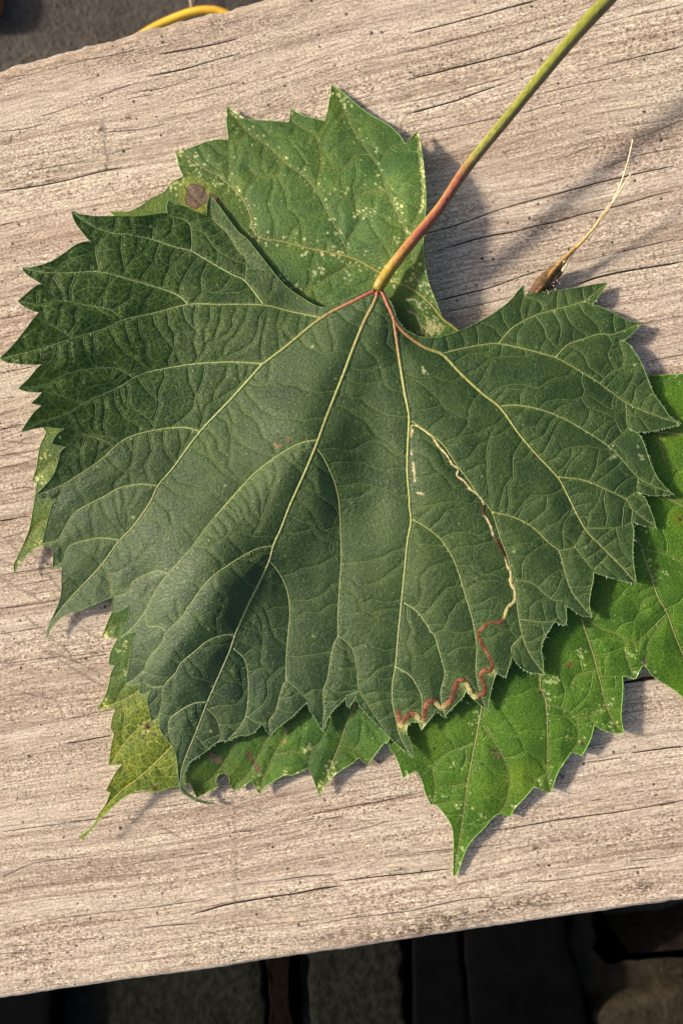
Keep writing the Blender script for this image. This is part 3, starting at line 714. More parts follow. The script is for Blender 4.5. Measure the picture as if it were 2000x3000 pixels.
# ------------------------------------------------------------------ traced veins: (order, path); 1 = main vein, 2 = side vein
VE1 = """1 S 1097,852 1040,880 D 475,455 270,620 130,725 A 1510,1110 1330,1310 1150,1500 F 1000,330 910,438 860,540 760,680 690,750 590,885 500,985 400,1090 300,1220 270,1305
2 S 942,931 857,914 770,894 A 1250,768 1085,768 900,815 705,858 610,905 420,962 300,1003 150,1045 4,1080
2 A 1515,770 1410,635 1340,600 1190,515 1100,462 1000,437 880,397 760,370 635,355 520,310 415,236
3 A 1410,635 1415,510 1370,455 1300,350 1220,270 1207,155
3 A 1100,462 1105,400 1090,305 1030,270 980,260 968,180
2 A 1085,768 1030,720 950,685 760,630 580,583 360,588 240,582 132,560
3 A 580,583 560,520 546,430
3 A 880,397 890,300 960,262
3 A 360,588 310,610 284,655
3 A 705,858 635,800 510,775 330,745 235,768 107,752
3 A 420,962 330,905 240,855 232,812
3 A 300,1005 310,1050 295,1095 270,1102
2 A 1510,1110 1380,1100 1280,1100 1100,1112 860,1155 770,1190 680,1245 480,1335 400,1390 250,1440 125,1500
3 A 770,1190 700,1145 635,1132 510,1140 380,1170 270,1225 110,1250
3 A 400,1390 420,1440 385,1475
3 A 480,1335 360,1295 270,1270 250,1268
2 F 1150,125 1050,102 880,120 740,160 660,215 580,290 455,375 345,440 205,495
3 F 660,215 590,175 460,145 390,205
2 F 910,438 810,428 690,450 600,500 500,550 425,600 370,690 330,750 248,770
2 F 690,750 600,738 520,745 400,785 365,870 308,908
3 F 590,890 625,960 640,1050 655,1075
3 F 345,440 350,480 330,510
1 S 1104,855 D 790,330 765,390 720,475 660,620 600,780 540,930 490,1060 450,1170 G 580,350 490,550 440,680 395,780 370,870 310,1000 260,1100 210,1210 I 960,310 930,400 870,540 800,700 740,860 690,980 655,1080 648,1140 645,1190 690,1238 760,1264 840,1282
2 G 648,175 560,190 460,240 300,355 170,490 60,620 F 1440,390 1250,600 1170,700 1080,820 970,938 890,1050 835,1160 770,1245 700,1305
3 F 970,938 890,930 770,985 735,1050 660,1075
2 G 395,782 300,800 190,860 100,920 F 1440,815 1300,900 1200,980 1100,1110 1040,1200 960,1275 930,1340 850,1440 835,1510 I 440,515 380,570 335,595
3 F 960,1275 910,1245 845,1240 835,1160
2 I 960,310 880,318 800,350 740,400 650,475 620,530 550,610 540,700 520,780 482,813
2 I 800,700 730,705 650,745 580,810 590,930
3 I 550,610 480,612 430,580
2 G 648,225 690,290 740,400 770,520 780,680 785,850 775,1000 765,1200 765,1300 740,1350 715,1480 I 1490,560 1465,640 1468,760 1460,860
3 G 765,1300 810,1330 850,1380 875,1480 J 290,370 300,440 350,520 440,660
3 J 300,440 220,468
2 G 375,872 430,940 475,1040 490,1150 485,1250 470,1400 I 1250,580 1235,600 1200,720 1190,760 1155,810 1160,890
3 I 1255,575 1320,630 1375,690
2 I 950,390 1015,455 1035,560 1035,680 1020,780 980,850 920,915
3 I 795,735 850,790 870,850 875,910 800,975
3 I 735,895 770,935 800,975
3 I 1020,780 1080,815 1120,820
1 S 1117,850 D 850,370 885,450 895,510 920,680 950,870 970,970 978,1040 970,1200 968,1350 980,1490 G 1175,550 1185,640 1165,750 1150,900 1135,1050 1120,1200 1110,1300 1095,1470 J 490,400 490,500 510,600 530,690 570,770 610,825
2 E 10,1045 90,1100 190,1180 280,1310 340,1390 400,1480 H 470,390 510,510 560,650 590,760 610,870 620,960 645,1100 690,1210 770,1320
2 H 472,392 590,420 700,475 800,570 855,615 880,700 930,850 1040,990
3 H 605,785 700,800 810,890 885,905
3 H 855,615 945,590 1005,485
3 H 945,590 1045,720
3 H 645,1100 585,1165 585,1205
3 H 640,1010 780,1025 825,1010
2 H 15,435 80,470 170,540 240,640 280,740 320,870 360,1010 385,1160 380,1300 400,1420 440,1530
2 G 1145,1110 1220,1160 1290,1260 J 700,95 730,120 760,220 790,340 765,460 790,590
2 J 505,300 590,350 640,430 660,500 655,650
1 S 1150,928 D 905,490 940,530 1000,580 1080,630 1170,665 1270,770 1400,890 1500,970 E 620,1110 720,1230 850,1370 900,1460 H 1000,480 1090,580 1200,690 1298,800
2 E 185,660 300,630 430,607 510,602 650,630 835,682 960,750 1090,830 1240,940 1400,1010 1550,1060
2 E 510,602 570,530 620,490 720,440 820,410 1000,355 1130,255
2 E 835,682 905,610 1000,575 1090,545 1170,548 1330,482
3 E 1090,830 1150,770 1220,735 1225,660 1200,590
3 E 1240,940 1245,1050 1255,1085
3 E 770,412 745,360 660,330
3 E 1000,355 1045,380
2 E 510,962 610,955 710,970 800,997 900,1040 1010,1105 1140,1190 1220,1270 1310,1370 1400,1420 1500,1458
3 E 1140,1190 1220,1120 1250,1085
3 E 1310,1370 1305,1440
2 H 850,190 1000,210 1120,260 1240,320 1280,380 1405,475
3 H 1240,320 1300,275
3 H 1280,380 1270,445
3 H 1005,485 1120,485 1220,478 1270,445
3 H 1140,640 1060,720"""
VE2 = """1 S 1440,1070 1338,966 1300,937 1265,894 1224,858 1189,838 1148,820 1110,797 B 1030,1085 800,1035 620,990 500,965 460,850 430,770 360,690 280,620 200,580 130,530 35,482
2 B 500,965 440,960 380,945
2 B 1025,1085 1015,1050 970,950 900,820 830,690 740,600 650,540 560,450 440,365 328,222
3 B 830,690 855,600 865,500 835,395 790,360 700,305 690,240
3 B 840,390 885,320
3 B 440,365 400,405 338,415
3 B 650,540 590,620 500,618 450,580
2 S 1222,855 B 1410,1200 1380,1040 1355,960 1310,850 1250,720 1200,580 1100,430 1030,320 960,150 928,100
3 B 1200,550 1260,455 1345,440
3 B 1355,960 1420,830 1445,700 1430,560 1420,380
3 B 1250,700 1090,725 1065,790 1085,870 1010,1000
3 B 1170,500 1060,500 1000,565 870,570
2 B 1045,1115 940,1185 820,1250 740,1300
3 B 820,1265 855,1370
3 B 280,620 330,650 335,420
1 S 1440,1070 1300,1250 900,1450 500,1500 250,1520 F 250,640 150,770 90,900
2 S 330,1500 240,1400 F 330,300 240,350 190,405
1 S 1440,1070 1300,1350 1000,1700 700,1950 540,2150 I 600,950 500,1050 400,1140 330,1190 240,1275 150,1400 70,1474
2 S 560,2130 500,2080 I 455,810 330,930 250,1050
2 S 640,2030 500,1960 I 400,640 290,700 180,738
2 S 760,1900 560,1850 I 330,240 200,315
3 I 420,1150 350,1060 310,1050
3 I 500,1050 560,1120 630,1130
2 S 700,1950 740,2100 N 740,390 700,500 620,620 540,720 460,780 410,890
1 S 1440,1070 1330,1400 1150,1800 1022,2106 J 190,740 70,1030
2 S 1100,1900 960,2020 N 1260,180 1200,340 1110,500 1050,640 1000,740 975,865
2 S 950,2030 830,2090 N 900,640 780,770 740,825
3 N 1480,420 1430,555 1420,620
3 J 200,740 300,800 345,855
3 N 1120,500 1300,480 1400,560"""
VE3 = """1 S 1560,1250 1500,1600 1440,1900 J 1000,540 975,680 940,860 910,1050 890,1200 860,1390 847,1495
2 J 955,740 800,800 730,860 690,870
3 J 720,870 735,1000 715,1088
2 J 1010,640 1100,770 1150,880 1160,970 1140,1080 1105,1135
3 J 925,970 830,985 735,980
3 J 905,1070 790,1085 740,1090
1 S 1560,1250 1570,1700 J 1335,370 1345,430 1370,510 1380,700 1380,900 1395,1018
2 J 1375,520 1470,540 1530,590 1568,640 M 350,880 360,980 360,1150 300,1240
3 M 350,880 500,870 540,940
3 J 1380,915 1300,950
1 S 1560,1250 1640,1550 H 980,980 1010,1080 1050,1200 1085,1330 M 690,740 780,930 875,1040
2 H 985,985 1100,1060 1220,1110 1240,1200 M 930,200 990,390
3 H 1220,1110 1310,1150
3 M 610,400 740,395 865,395
3 M 695,745 545,815 510,880 540,940
2 H 1075,1300 960,1330 920,1400
1 S 1560,1250 1750,1400 H 1310,560 1340,640 1380,750 1420,870 1480,980 1530,1120 S 2060,2060
2 H 1340,605 1480,640 1568,700 S 2100,1740
2 H 1470,980 1310,1140 1290,1170
3 H 1420,870 1340,900 1320,960
3 S 1955,1800 1900,1880 1890,1940
1 S 1560,1250 1800,1370 1940,1453 2000,1484 2120,1580 2260,1720
2 S 1960,1462 2080,1470 2220,1440
1 S 1560,1250 1740,1250 1935,1266 2000,1274 2120,1300 2240,1320
2 S 1930,1266 1945,1340 1990,1380
2 S 1760,1180 1850,1130 1940,1118 2010,1112"""

def parse_veins(txt):
    out = []
    for l in txt.split('\n'):
        o, rest = l.split(' ', 1); out.append((int(o), catmull(np.array(z_(rest)), 6)))
    return out

# heights above the plank, mm, at photo pixels (from where the leaves touch, and from the length of their shadows)
HT3 = [(1331, 2565, .5), (1340, 2450, 1.2), (1494, 2392, 1.2), (1612, 2321, 1.8), (1702, 2211, 1.8), (1825, 2148, 2.4), (1820, 2000, 2.4), (1884, 1948, 2.6), (1955, 2009, 1.1), (2000, 2045, .9),
       (1181, 2277, .9), (1262, 2356, .9), (1500, 2100, 2.8), (1750, 1850, 2.6), (1950, 1700, 2.2), (1950, 1200, 1.8), (1895, 1100, .9), (1560, 1240, 1), (1300, 1700, .8), (2200, 1500, 1), (2200, 2000, .8), (1140, 2178, .9), (1400, 2150, 2.2), (1600, 1900, 2.4), (2150, 1150, .8)]
HT2 = [(975, 250, .9), (852, 317, .8), (666, 310, 1), (514, 445, 1), (324, 620, 1.6), (536, 520, 1), (900, 550, 2.8), (1110, 480, 3.6), (1223, 384, 1.2), (1240, 470, 5.8), (1247, 600, 7.2), (1235, 740, 6.6), (1250, 850, 5.6), (1338, 968, 3.6),
       (1130, 800, 4.0), (760, 690, 2.4), (600, 800, 2), (950, 1000, 2.6), (1420, 1050, 2.6), (44, 1680, 2.6), (94, 1409, 1.4), (130, 1253, 1.4), (299, 1863, 1), (287, 2077, 1.8), (233, 2452, 3.6), (320, 2300, 4.2), (480, 2200, 3.4), (560, 2294, 2.8), (580, 2338, .9),
       (764, 2328, 1.4), (935, 2327, 1.8), (1076, 2239, 1.2), (1000, 2000, 1.4), (600, 1500, 1), (700, 1900, 1.6), (1200, 1700, 1.4), (1140, 2167, 1.4), (850, 2150, 2.2), (690, 2230, 2.0)]
HT1 = [(1100, 850, 7.2), (945, 930, 6), (770, 894, 5), (622, 567, 2.4), (694, 674, 2.5), (765, 751, 2.6), (827, 828, 3.0), (885, 872, 3.8), (494, 588, 6), (210, 618, 12.5), (65, 785, 16), (0, 1050, 18), (62, 1266, 13), (300, 900, 11.6), (500, 780, 6.8), (400, 1150, 7.2), (600, 1050, 5), (800, 1050, 5.4), (1020, 1060, 7.6), (935, 1280, 8.2), (1090, 1120, 5.6), (1095, 1300, 4.6), (720, 1250, 5.2), (1190, 1200, 6.6), (1196, 1350, 6.4),
       (102, 1452, 4), (125, 1594, 3), (138, 1868, 2.0), (330, 1740, 2.8), (300, 1550, 3.4), (500, 1350, 4.6), (850, 1420, 8.2), (640, 1720, 9.4), (500, 1930, 8.2), (410, 1960, 6), (600, 1480, 5.6), (440, 1740, 5.0), (720, 1800, 5.4), (800, 1700, 4.4), (905, 1600, 3.6), (850, 1900, 4), (700, 2000, 4.6),
       (530, 2200, 5), (445, 2300, 4), (631, 2355, 1.6), (445, 2116, 4.8), (790, 2157, 4), (945, 2140, 3.4), (985, 1450, 5.6), (1070, 1500, 3.8), (1080, 1650, 3.6), (1100, 1800, 4.2), (1205, 1520, 6.0), (1200, 1900, 5), (1211, 2221, 3.4), (1300, 2100, 4.4), (1428, 2080, 4.4), (1594, 1975, 4.8),
       (1733, 1808, 5.2), (1863, 1711, 5.0), (1919, 1545, 3.8), (1970, 1448, 3.8), (1996, 1240, 3.6), (1881, 945, 2.2), (1777, 829, 1.6), (1534, 835, 2.4), (1400, 940, 3.6), (1240, 990, 5.4), (1165, 940, 6.8), (1600, 1100, 4.8), (1500, 1400, 6.2), (1750, 1350, 5.2), (1350, 1200, 6.2), (1350, 1700, 5.6), (1840, 1090, 2.8)]

def lown(seed, cells, amp):
    """gentle unevenness of the blade (mm)"""
    r = np.random.default_rng(seed); g = r.normal(0, 1, (cells + 3, cells + 3))
    x = np.linspace(0, cells - 0.001, NX); y = np.linspace(0, cells - 0.001, NY)
    def w(t): return t * t * t * (t * (6 * t - 15) + 10)
    i = x.astype(int); j = y.astype(int); a = w(x - i)[None]; b = w(y - j)[:, None]
    return amp * (g[j][:, i] * (1 - a) * (1 - b) + g[j][:, i + 1] * a * (1 - b) + g[j + 1][:, i] * (1 - a) * b + g[j + 1][:, i + 1] * a * b)

def softmax(a, b, k=0.35):
    return 0.5 * (a + b + np.sqrt((a - b) ** 2 + k * k))

def srgb(r, g, b):
    f = lambda c: ((c / 255 + 0.055) / 1.055) ** 2.4 if c > 10 else c / 255 / 12.92
    return np.array([f(r), f(g), f(b)])

def make_leaf(idx, outline, vtxt, ht, floor, mat, holes=(), seed=1, spacing=48):
    B = Blade(outline, holes); V = parse_veins(vtxt)
    zs = tps(ht) + lown(seed, 18, 0.12) + lown(seed + 9, 40, 0.05)
    zs = np.maximum(zs, 0.45)
    if floor is not None: zs = softmax(zs, floor + 0.32, 0.25)
    lines, sub = rungs([v for o, v in V], B, seed, spacing)
    inr = lambda P: [p for p in P if -40 < p[0] < 2080]
    s2 = [p for o, v in V if o <= 2 for p in inr(resample(v, 4))]
    s3 = [p for o, v in V if o == 3 for p in inr(resample(v, 4))]
    d2 = dist_field(s2, 90); d3 = np.minimum(d2, dist_field(s3, 60))
    l3 = [p for v in lines for p in inr(resample(v, 2.5))]
    d4 = dist_field(l3, 30)
    d5 = dist_field([p for v in sub for p in inr(resample(v, 2.5))], 14)
    dd = np.minimum(d4, np.minimum(d3, 30))
    z = zs + 0.42 * (1 - np.exp(-(d3 / 34) ** 2)) + 0.15 * (1 - np.exp(-(dd / 7.0) ** 2)) + 0.035 * (1 - np.exp(-(d5 / 4.5) ** 2))
    return dict(B=B, V=V, lines=lines, sub=sub, z=z, d2=d2, d3=d3, d4=d4, d5=d5, top=zs + 0.7, mat=mat)

def mixa(c, t, col): return c * (1 - t[..., None]) + np.asarray(col) * t[..., None]
def gauss(px, py, r, pw=2): return np.exp(-(np.hypot(GXX - px, GYY - py) / r) ** pw)
def flecks(pts, sizes):
    F = np.zeros((NY, NX))
    for (x, y), s in zip(pts, sizes):
        i = int(round((x - GX0) / STEP)); j = int(round((y - GY0) / STEP)); k = int(s / STEP * 1.6) + 2
        a, b, c, d = max(0, j - k), min(NY, j + k + 1), max(0, i - k), min(NX, i + k + 1)
        if a >= b or c >= d: continue
        e = np.hypot((gx[c:d][None] - x), (gy[a:b][:, None] - y)) / s
        np.maximum(F[a:b, c:d], np.clip(1.6 - 1.3 * e ** 2, 0, 1), out=F[a:b, c:d])
    return F
def cluster(r, centres, n, spread, s0, s1):
    P, S = [], []
    for x, y in centres:
        for _ in range(n):
            P.append((x + r.normal(0, spread), y + r.normal(0, spread))); S.append(r.uniform(s0, s1))
    return P, S

L3 = make_leaf(3, OUT3, VE3, HT3, None, MAT_LEAF3, seed=31, spacing=58)
f2 = np.where(L3['B'].inside, L3['z'], 0.0)
# the floor under a leaf must be smooth, so widen and blur what lies below
def blur(a, n):
    k = np.ones(2 * n + 1) / (2 * n + 1)
    a = np.apply_along_axis(lambda r: np.convolve(np.pad(r, n, 'edge'), k, 'valid'), 1, a)
    return np.apply_along_axis(lambda r: np.convolve(np.pad(r, n, 'edge'), k, 'valid'), 0, a)
def widen(mask, z, n):
    m = mask.copy(); q = np.where(mask, z, 0.0)
    for _ in range(n):
        for ax in (0, 1):
            for s in (-1, 1): q = np.maximum(q, np.roll(q, s, ax) * (np.roll(q, s, ax) > 0))
    return q
fl2 = blur(widen(L3['B'].inside, L3['z'], 12), 12)
fl2 = np.where(L3['B'].inside, np.maximum(fl2, L3['z']), fl2)
L2 = make_leaf(2, OUT2, VE2, HT2, fl2 - 0.3, MAT_LEAF2, HOLE2, seed=22, spacing=50)
both = np.maximum(np.where(L3['B'].inside, L3['z'], 0), np.where(L2['B'].inside, L2['z'], 0))
fl1 = blur(widen(L3['B'].inside | L2['B'].inside, both, 10), 10)
fl1 = np.maximum(blur(np.maximum(fl1, both), 3), fl1)
L1 = make_leaf(1, OUT1, VE1, HT1, fl1, MAT_LEAF1, seed=13, spacing=40)

# ---- colours of the blades (tissue colour, plus light effects painted on some lobes)
r_ = np.random.default_rng(99)
def onleaf(L, n, cond=None):
    jj, ii = np.nonzero(L['B'].inside & (GXX < 2020) if cond is None else L['B'].inside & cond); k = r_.integers(0, len(jj), n)
    return [(gx[i] + r_.uniform(-1, 1), gy[j] + r_.uniform(-1, 1)) for i, j in zip(ii[k], jj[k])]

c1 = np.zeros((NY, NX, 3)) + np.array((0.033, 0.069, 0.0165))
left = np.clip((900 - GXX - 0.25 * (GYY - 900)) / 500, 0, 1) * np.clip((1420 - GYY) / 200, 0, 1)
c1 = mixa(c1, left * 0.95, (0.026, 0.062, 0.0050))  # left lobe's shaded, sheenless look is put into the colour
low = np.clip((GYY - 1500) / 500, 0, 1) * np.clip((1150 - GXX) / 300, 0, 1)
c1 = mixa(c1, low * 0.5, (0.022, 0.054, 0.024))
c1 = mixa(c1, np.clip(lown(5, 9, 0.25), 0, 0.5), (0.028, 0.066, 0.020))
v4 = np.exp(-(L1['d4'] / 2.7) ** 2); v5 = np.exp(-(L1['d5'] / 2.3) ** 2); v3 = np.exp(-(L1['d3'] / 7) ** 2)
c1 = mixa(c1, v4 * (0.12 + 0.16 * left), (0.12, 0.18, 0.05)); L1['w4'] = 0.36 + 0.50 * left + 0.14 * low; L1['pale'] = (0.20, 0.27, 0.09)  # veins paled on the left lobe in place of light shining through
c1 = mixa(c1, v5 * 0.10 * left, (0.10, 0.15, 0.045))
c1 = mixa(c1, v3 * 0.35, (0.09, 0.15, 0.04))
P = onleaf(L1, 430); c1 = mixa(c1, flecks(P, r_.uniform(1.3, 2.6, len(P))) * 0.55, (0.30, 0.36, 0.22))
P = onleaf(L1, 16); c1 = mixa(c1, flecks(P, r_.uniform(3, 5.5, len(P))) * 0.8, (0.30, 0.36, 0.15))
P = [(566, 1356), (538, 1020), (545, 1175), (814, 1275), (826, 1283), (1565, 1335), (1460, 1315), (590, 735), (1200, 1410), (800, 1060), (207, 1008)]
c1 = mixa(c1, flecks(P, [5, 4, 3, 4, 4, 5, 3, 4, 3, 3, 3]) * 0.9, (0.02, 0.012, 0.008))
c1 = mixa(c1, flecks([(805, 1302), (812, 1308), (822, 1305), (843, 1290), (847, 1283), (1570, 1331)], [4, 5, 4, 4, 3, 4]) * 0.85, (0.24, 0.11, 0.06))
for a, b in (((1209, 1355), (1214, 1410)), ((1222, 1444), (1239, 1447)), ((1208, 1260), (1203, 1280)), ((1205, 1320), (1206, 1332)), ((1210, 1362), (1213, 1385))):
    P = [(a[0] + (b[0] - a[0]) * t, a[1] + (b[1] - a[1]) * t) for t in np.linspace(0, 1, 14)]
    c1 = mixa(c1, flecks(P, [3.4] * 14) * 0.8, (0.48, 0.42, 0.26))
P, S_ = cluster(r_, [(1790, 1330), (1880, 1333), (1245, 1090)], 7, 7, 2, 5); c1 = mixa(c1, flecks(P, S_) * 0.7, (0.38, 0.42, 0.24))
# pale tissue where the mine meets the edge
for p in z_('J 650,610 630,590 770,535 900,400 920,440 945,470 655,640 560,650 1060,330'):
    c1 = mixa(c1, gauss(p[0], p[1], 13) * 0.75, (0.34, 0.40, 0.16))
L1['col'] = c1; L1['fine'] = 0.12 + 0.85 * left

c2 = np.zeros((NY, NX, 3)) + np.array((0.067, 0.138, 0.030))
upper = np.clip((1000 - GYY) / 150, 0, 1)
c2 = mixa(c2, np.clip((640 - GYY - 0.0 * GXX) / 350, 0, 1) * np.clip((1050 - GXX) / 500, 0, 1) * 0.7 * upper, (0.062, 0.112, 0.016))
c2 = mixa(c2, np.clip((520 - GXX) / 90, 0, 1) * np.clip((700 - GYY) / 60, 0, 1), (0.105, 0.17, 0.022))
leftb = np.clip((330 - GXX) / 60, 0, 1) * (GYY > 1100) * (GYY < 2050)
c2 = mixa(c2, np.clip(leftb, 0, 1) * 0.85, (0.105, 0.165, 0.03))
yel = np.clip((540 - GXX) / 30, 0, 1) * np.clip((GYY - 1960) / 120, 0, 1)
c2 = mixa(c2, yel, (0.088, 0.135, 0.010))
lowg = np.clip((GXX - 540) / 40, 0, 1) * np.clip((GYY - 1800) / 100, 0, 1)
c2 = mixa(c2, lowg * 0.9, (0.060, 0.142, 0.018))
v4 = np.exp(-(L2['d4'] / 2.7) ** 2); v5 = np.exp(-(L2['d5'] / 2.3) ** 2); v3 = np.exp(-(L2['d3'] / 7) ** 2)
wv = np.clip(0.16 + 0.45 * yel + 0.2 * leftb, 0, 1)  # paler veins on the yellow lobe imitate light passing through
L2['w4'] = np.clip(0.22 + 0.55 * yel + 0.25 * leftb, 0, 1); L2['pale'] = (0.27, 0.31, 0.07); c2 = mixa(c2, v4 * wv * 0.4, (0.20, 0.25, 0.04)); c2 = mixa(c2, v3 * 0.3, (0.16, 0.17, 0.04))
c2 = mixa(c2, np.clip(lown(25, 14, 0.35), 0, 0.55), (0.090, 0.150, 0.020)); c2 = mixa(c2, np.clip(lown(26, 20, 0.35), 0, 0.5) * (1 - yel), (0.045, 0.110, 0.030))
# feeding stipple, thick along the main vein and the side veins, on tips and edges
P = []; S_ = []
mv = L2['V'][0][1]; mv = resample(mv[(mv[:, 1] < 840)], 1.0)
for _ in range(150):
    p = mv[r_.integers(0, len(mv))]; P.append((p[0] + r_.normal(0, 9), p[1] + r_.normal(0, 14))); S_.append(abs(r_.normal(0, 1.9)) + 1.3)
for v in (L2['V'][2][1], L2['V'][7][1]):
    q = resample(v, 1.0)
    for _ in range(55):
        p = q[r_.integers(0, len(q))]; P.append((p[0] + r_.normal(0, 13), p[1] + r_.normal(0, 13))); S_.append(abs(r_.normal(0, 1.5)) + 1.3)
c2 = mixa(c2, flecks(P, S_) * 0.85, (0.50, 0.56, 0.28))
P = onleaf(L2, 230, GYY < 1000); c2 = mixa(c2, flecks(P, r_.uniform(1.5, 3.4, len(P))) * 0.7, (0.42, 0.50, 0.28))
P, S_ = cluster(r_, z_('B 30,500 50,510 130,560 140,620 930,140 980,170 1010,200 330,230 370,265 1410,390 690,245 1080,840 1150,825 990,700 840,1160 1005,1190 660,1220 720,1260 870,1160 780,1060 1280,985 1320,775 60,660 10,680 180,655 275,660') +
                    z_('D 1080,290 1070,260 980,230 1090,330 1030,380 1070,400 1080,480 1060,540'), 6, 9, 2, 5)
c2 = mixa(c2, flecks(P, S_) * 0.85, (0.50, 0.56, 0.28))
q = resample(np.array(z_('B 1425,420 1440,520 1450,600 1455,700 1450,800 1440,830')), 1.0)
P = [(p[0] + r_.normal(-3, 3.5), p[1]) for p in q[::3]]; c2 = mixa(c2, flecks(P, r_.uniform(1.5, 4, len(P))) * 0.8, (0.52, 0.56, 0.28))
P, S_ = cluster(r_, z_('D 1095,505 1120,520 1140,510 1110,540 1130,490'), 26, 9, 1.6, 4); c2 = mixa(c2, flecks(P, S_) * 0.8, (0.46, 0.47, 0.24))
for pl in ('D 960,350 1010,350 1030,385 1055,405', 'D 970,415 1015,435 1030,475 1045,500 1050,535', 'D 1075,455 1085,500 1070,550'):
    q = resample(catmull(np.array(z_(pl)), 5), 2); c2 = mixa(c2, flecks(list(map(tuple, q)), [3.0] * len(q)) * 0.75, (0.46, 0.42, 0.26))
P, S_ = cluster(r_, z_('I 440,850 210,715 320,510 300,390 F 220,400 260,260 100,870 230,770 I 225,300 1380,960 1240,1110 1290,1130 1095,1110 1095,1200 1440,1180 1500,1100 J 70,980 130,920 140,860 10,770'), 9, 9, 1.8, 4.5)
c2 = mixa(c2, flecks(P, S_) * 0.8, (0.52, 0.56, 0.26))
P = onleaf(L2, 150, GYY > 1200); c2 = mixa(c2, flecks(P, r_.uniform(1.4, 3, len(P))) * 0.6, (0.36, 0.42, 0.18))
# necrotic spot with dark rim and yellow halo
ang = np.arctan2(GYY - 577, GXX - 577); rr = np.hypot((GXX - 575) / 0.92, GYY - 575) / (36 * (1 + 0.07 * np.sin(3 * ang + 1) + 0.05 * np.sin(5 * ang)))
c2 = mixa(c2, np.exp(-((rr - 1.0) / 0.62) ** 2) * 0.75 * (rr > 0.9), (0.24, 0.27, 0.03))
c2 = mixa(c2, (rr < 1.02).astype(float), (0.10, 0.05, 0.03)); c2 = mixa(c2, np.clip((0.95 - rr) * 9, 0, 1), (0.17, 0.115, 0.085))
P = [(577 + r_.normal(0, 17), 577 + r_.normal(0, 17)) for _ in range(240)]; c2 = mixa(c2, flecks(P, r_.uniform(1.2, 2.6, 240)) * 0.7 * (rr < 0.95), (0.10, 0.065, 0.045))
for pts, col, rad in (('B 235,735 265,755', (0.10, 0.05, 0.03), 11), ('B 490,968', (0.09, 0.05, 0.03), 7), ('B 440,485 635,328', (0.04, 0.03, 0.015), 5), ('N 530,510 570,530 600,560 540,540', (0.20, 0.13, 0.10), 10), ('N 500,500 560,480', (0.05, 0.035, 0.02), 5),
                      ('N 870,490 890,530 920,580 950,620 960,650', (0.13, 0.06, 0.05), 8), ('N 1240,190 1215,240 1200,290', (0.07, 0.06, 0.03), 7), ('N 1200,385', (0.22, 0.16, 0.06), 7), ('N 1065,440', (0.02, 0.015, 0.01), 4.5),
                      ('N 580,740 585,780 690,790 680,760 650,675', (0.12, 0.07, 0.04), 5.5), ('N 5,815 20,825', (0.05, 0.03, 0.015), 6), ('I 400,757 270,685 500,885 325,1120 395,1155 435,890 445,920 440,1130', (0.03, 0.022, 0.01), 4.5), ('I 300,755 460,830', (0.10, 0.07, 0.02), 6), ('I 500,1195', (0.06, 0.03, 0.015), 8)):
    P = z_(pts); c2 = mixa(c2, flecks(P, [rad] * len(P)) * 0.9, col)
c2 = mixa(c2, gauss(433, 2128, 13) * 0.8, (0.09, 0.055, 0.03))
L2['col'] = c2; L2['fine'] = np.clip(0.06 + 0.55 * yel + 0.25 * leftb, 0, 1)

c3 = np.zeros((NY, NX, 3)) + np.array((0.066, 0.156, 0.016))
c3 = mixa(c3, np.clip((GXX - 1820) / 120, 0, 1) * 0.7, (0.078, 0.18, 0.015))
c3 = mixa(c3, np.clip((1300 - GXX) / 120, 0, 1) * 0.5, (0.060, 0.125, 0.015))
c3 = mixa(c3, np.clip((GYY - 2480) / 70, 0, 1) * 0.6, (0.12, 0.22, 0.03))
c3 = mixa(c3, np.clip(lown(15, 14, 0.4), 0, 0.6), (0.095, 0.17, 0.014)); c3 = mixa(c3, np.clip(lown(16, 22, 0.35), 0, 0.5), (0.040, 0.115, 0.014))
v4 = np.exp(-(L3['d4'] / 2.7) ** 2); v5 = np.exp(-(L3['d5'] / 2.3) ** 2); v3 = np.exp(-(L3['d3'] / 7) ** 2)
L3['w4'] = np.full((NY, NX), 0.34); L3['pale'] = (0.24, 0.33, 0.06); c3 = mixa(c3, v4 * 0.07, (0.18, 0.25, 0.04)); c3 = mixa(c3, v3 * 0.25, (0.15, 0.18, 0.04))
P, S_ = cluster(r_, z_('J 845,860 930,535 985,600 955,615 990,1150 950,1190 850,1105 780,1050 1390,380 1425,375 1360,450 M 380,110 410,160 390,270 40,460 110,430 760,960 720,940 420,1110 260,1085 740,700 1130,210 1260,380 990,180 930,160 M 20,650 1040,370 H 1370,690 1460,740 1390,780 1350,490 1290,480 E 1540,790 1440,1010'), 9, 8, 1.8, 4.4)
P2, S2 = cluster(r_, z_('J 855,1380 870,1400 890,1340 860,1450 720,1050 705,1030 570,905 1180,1100 1390,960 1325,970'), 7, 5, 1.8, 4)
P, S_ = P[::2], S_[::2]; P2, S2 = P2[::2], S2[::2]; c3 = mixa(c3, flecks(P + P2, S_ + S2) * 0.8, (0.46, 0.54, 0.28))
P = onleaf(L3, 330); c3 = mixa(c3, flecks(P, r_.uniform(1.3, 2.8, len(P))) * 0.55, (0.36, 0.44, 0.2))
for v in (L3['V'][0][1], L3['V'][14][1] if len(L3['V']) > 14 else L3['V'][0][1], L3['V'][6][1]):
    q = resample(v, 1.0); P = [tuple(q[r_.integers(0, len(q))] + r_.normal(0, 9, 2)) for _ in range(26)]
    c3 = mixa(c3, flecks(P, r_.uniform(1.2, 2.8, 26)) * 0.75, (0.46, 0.50, 0.26))
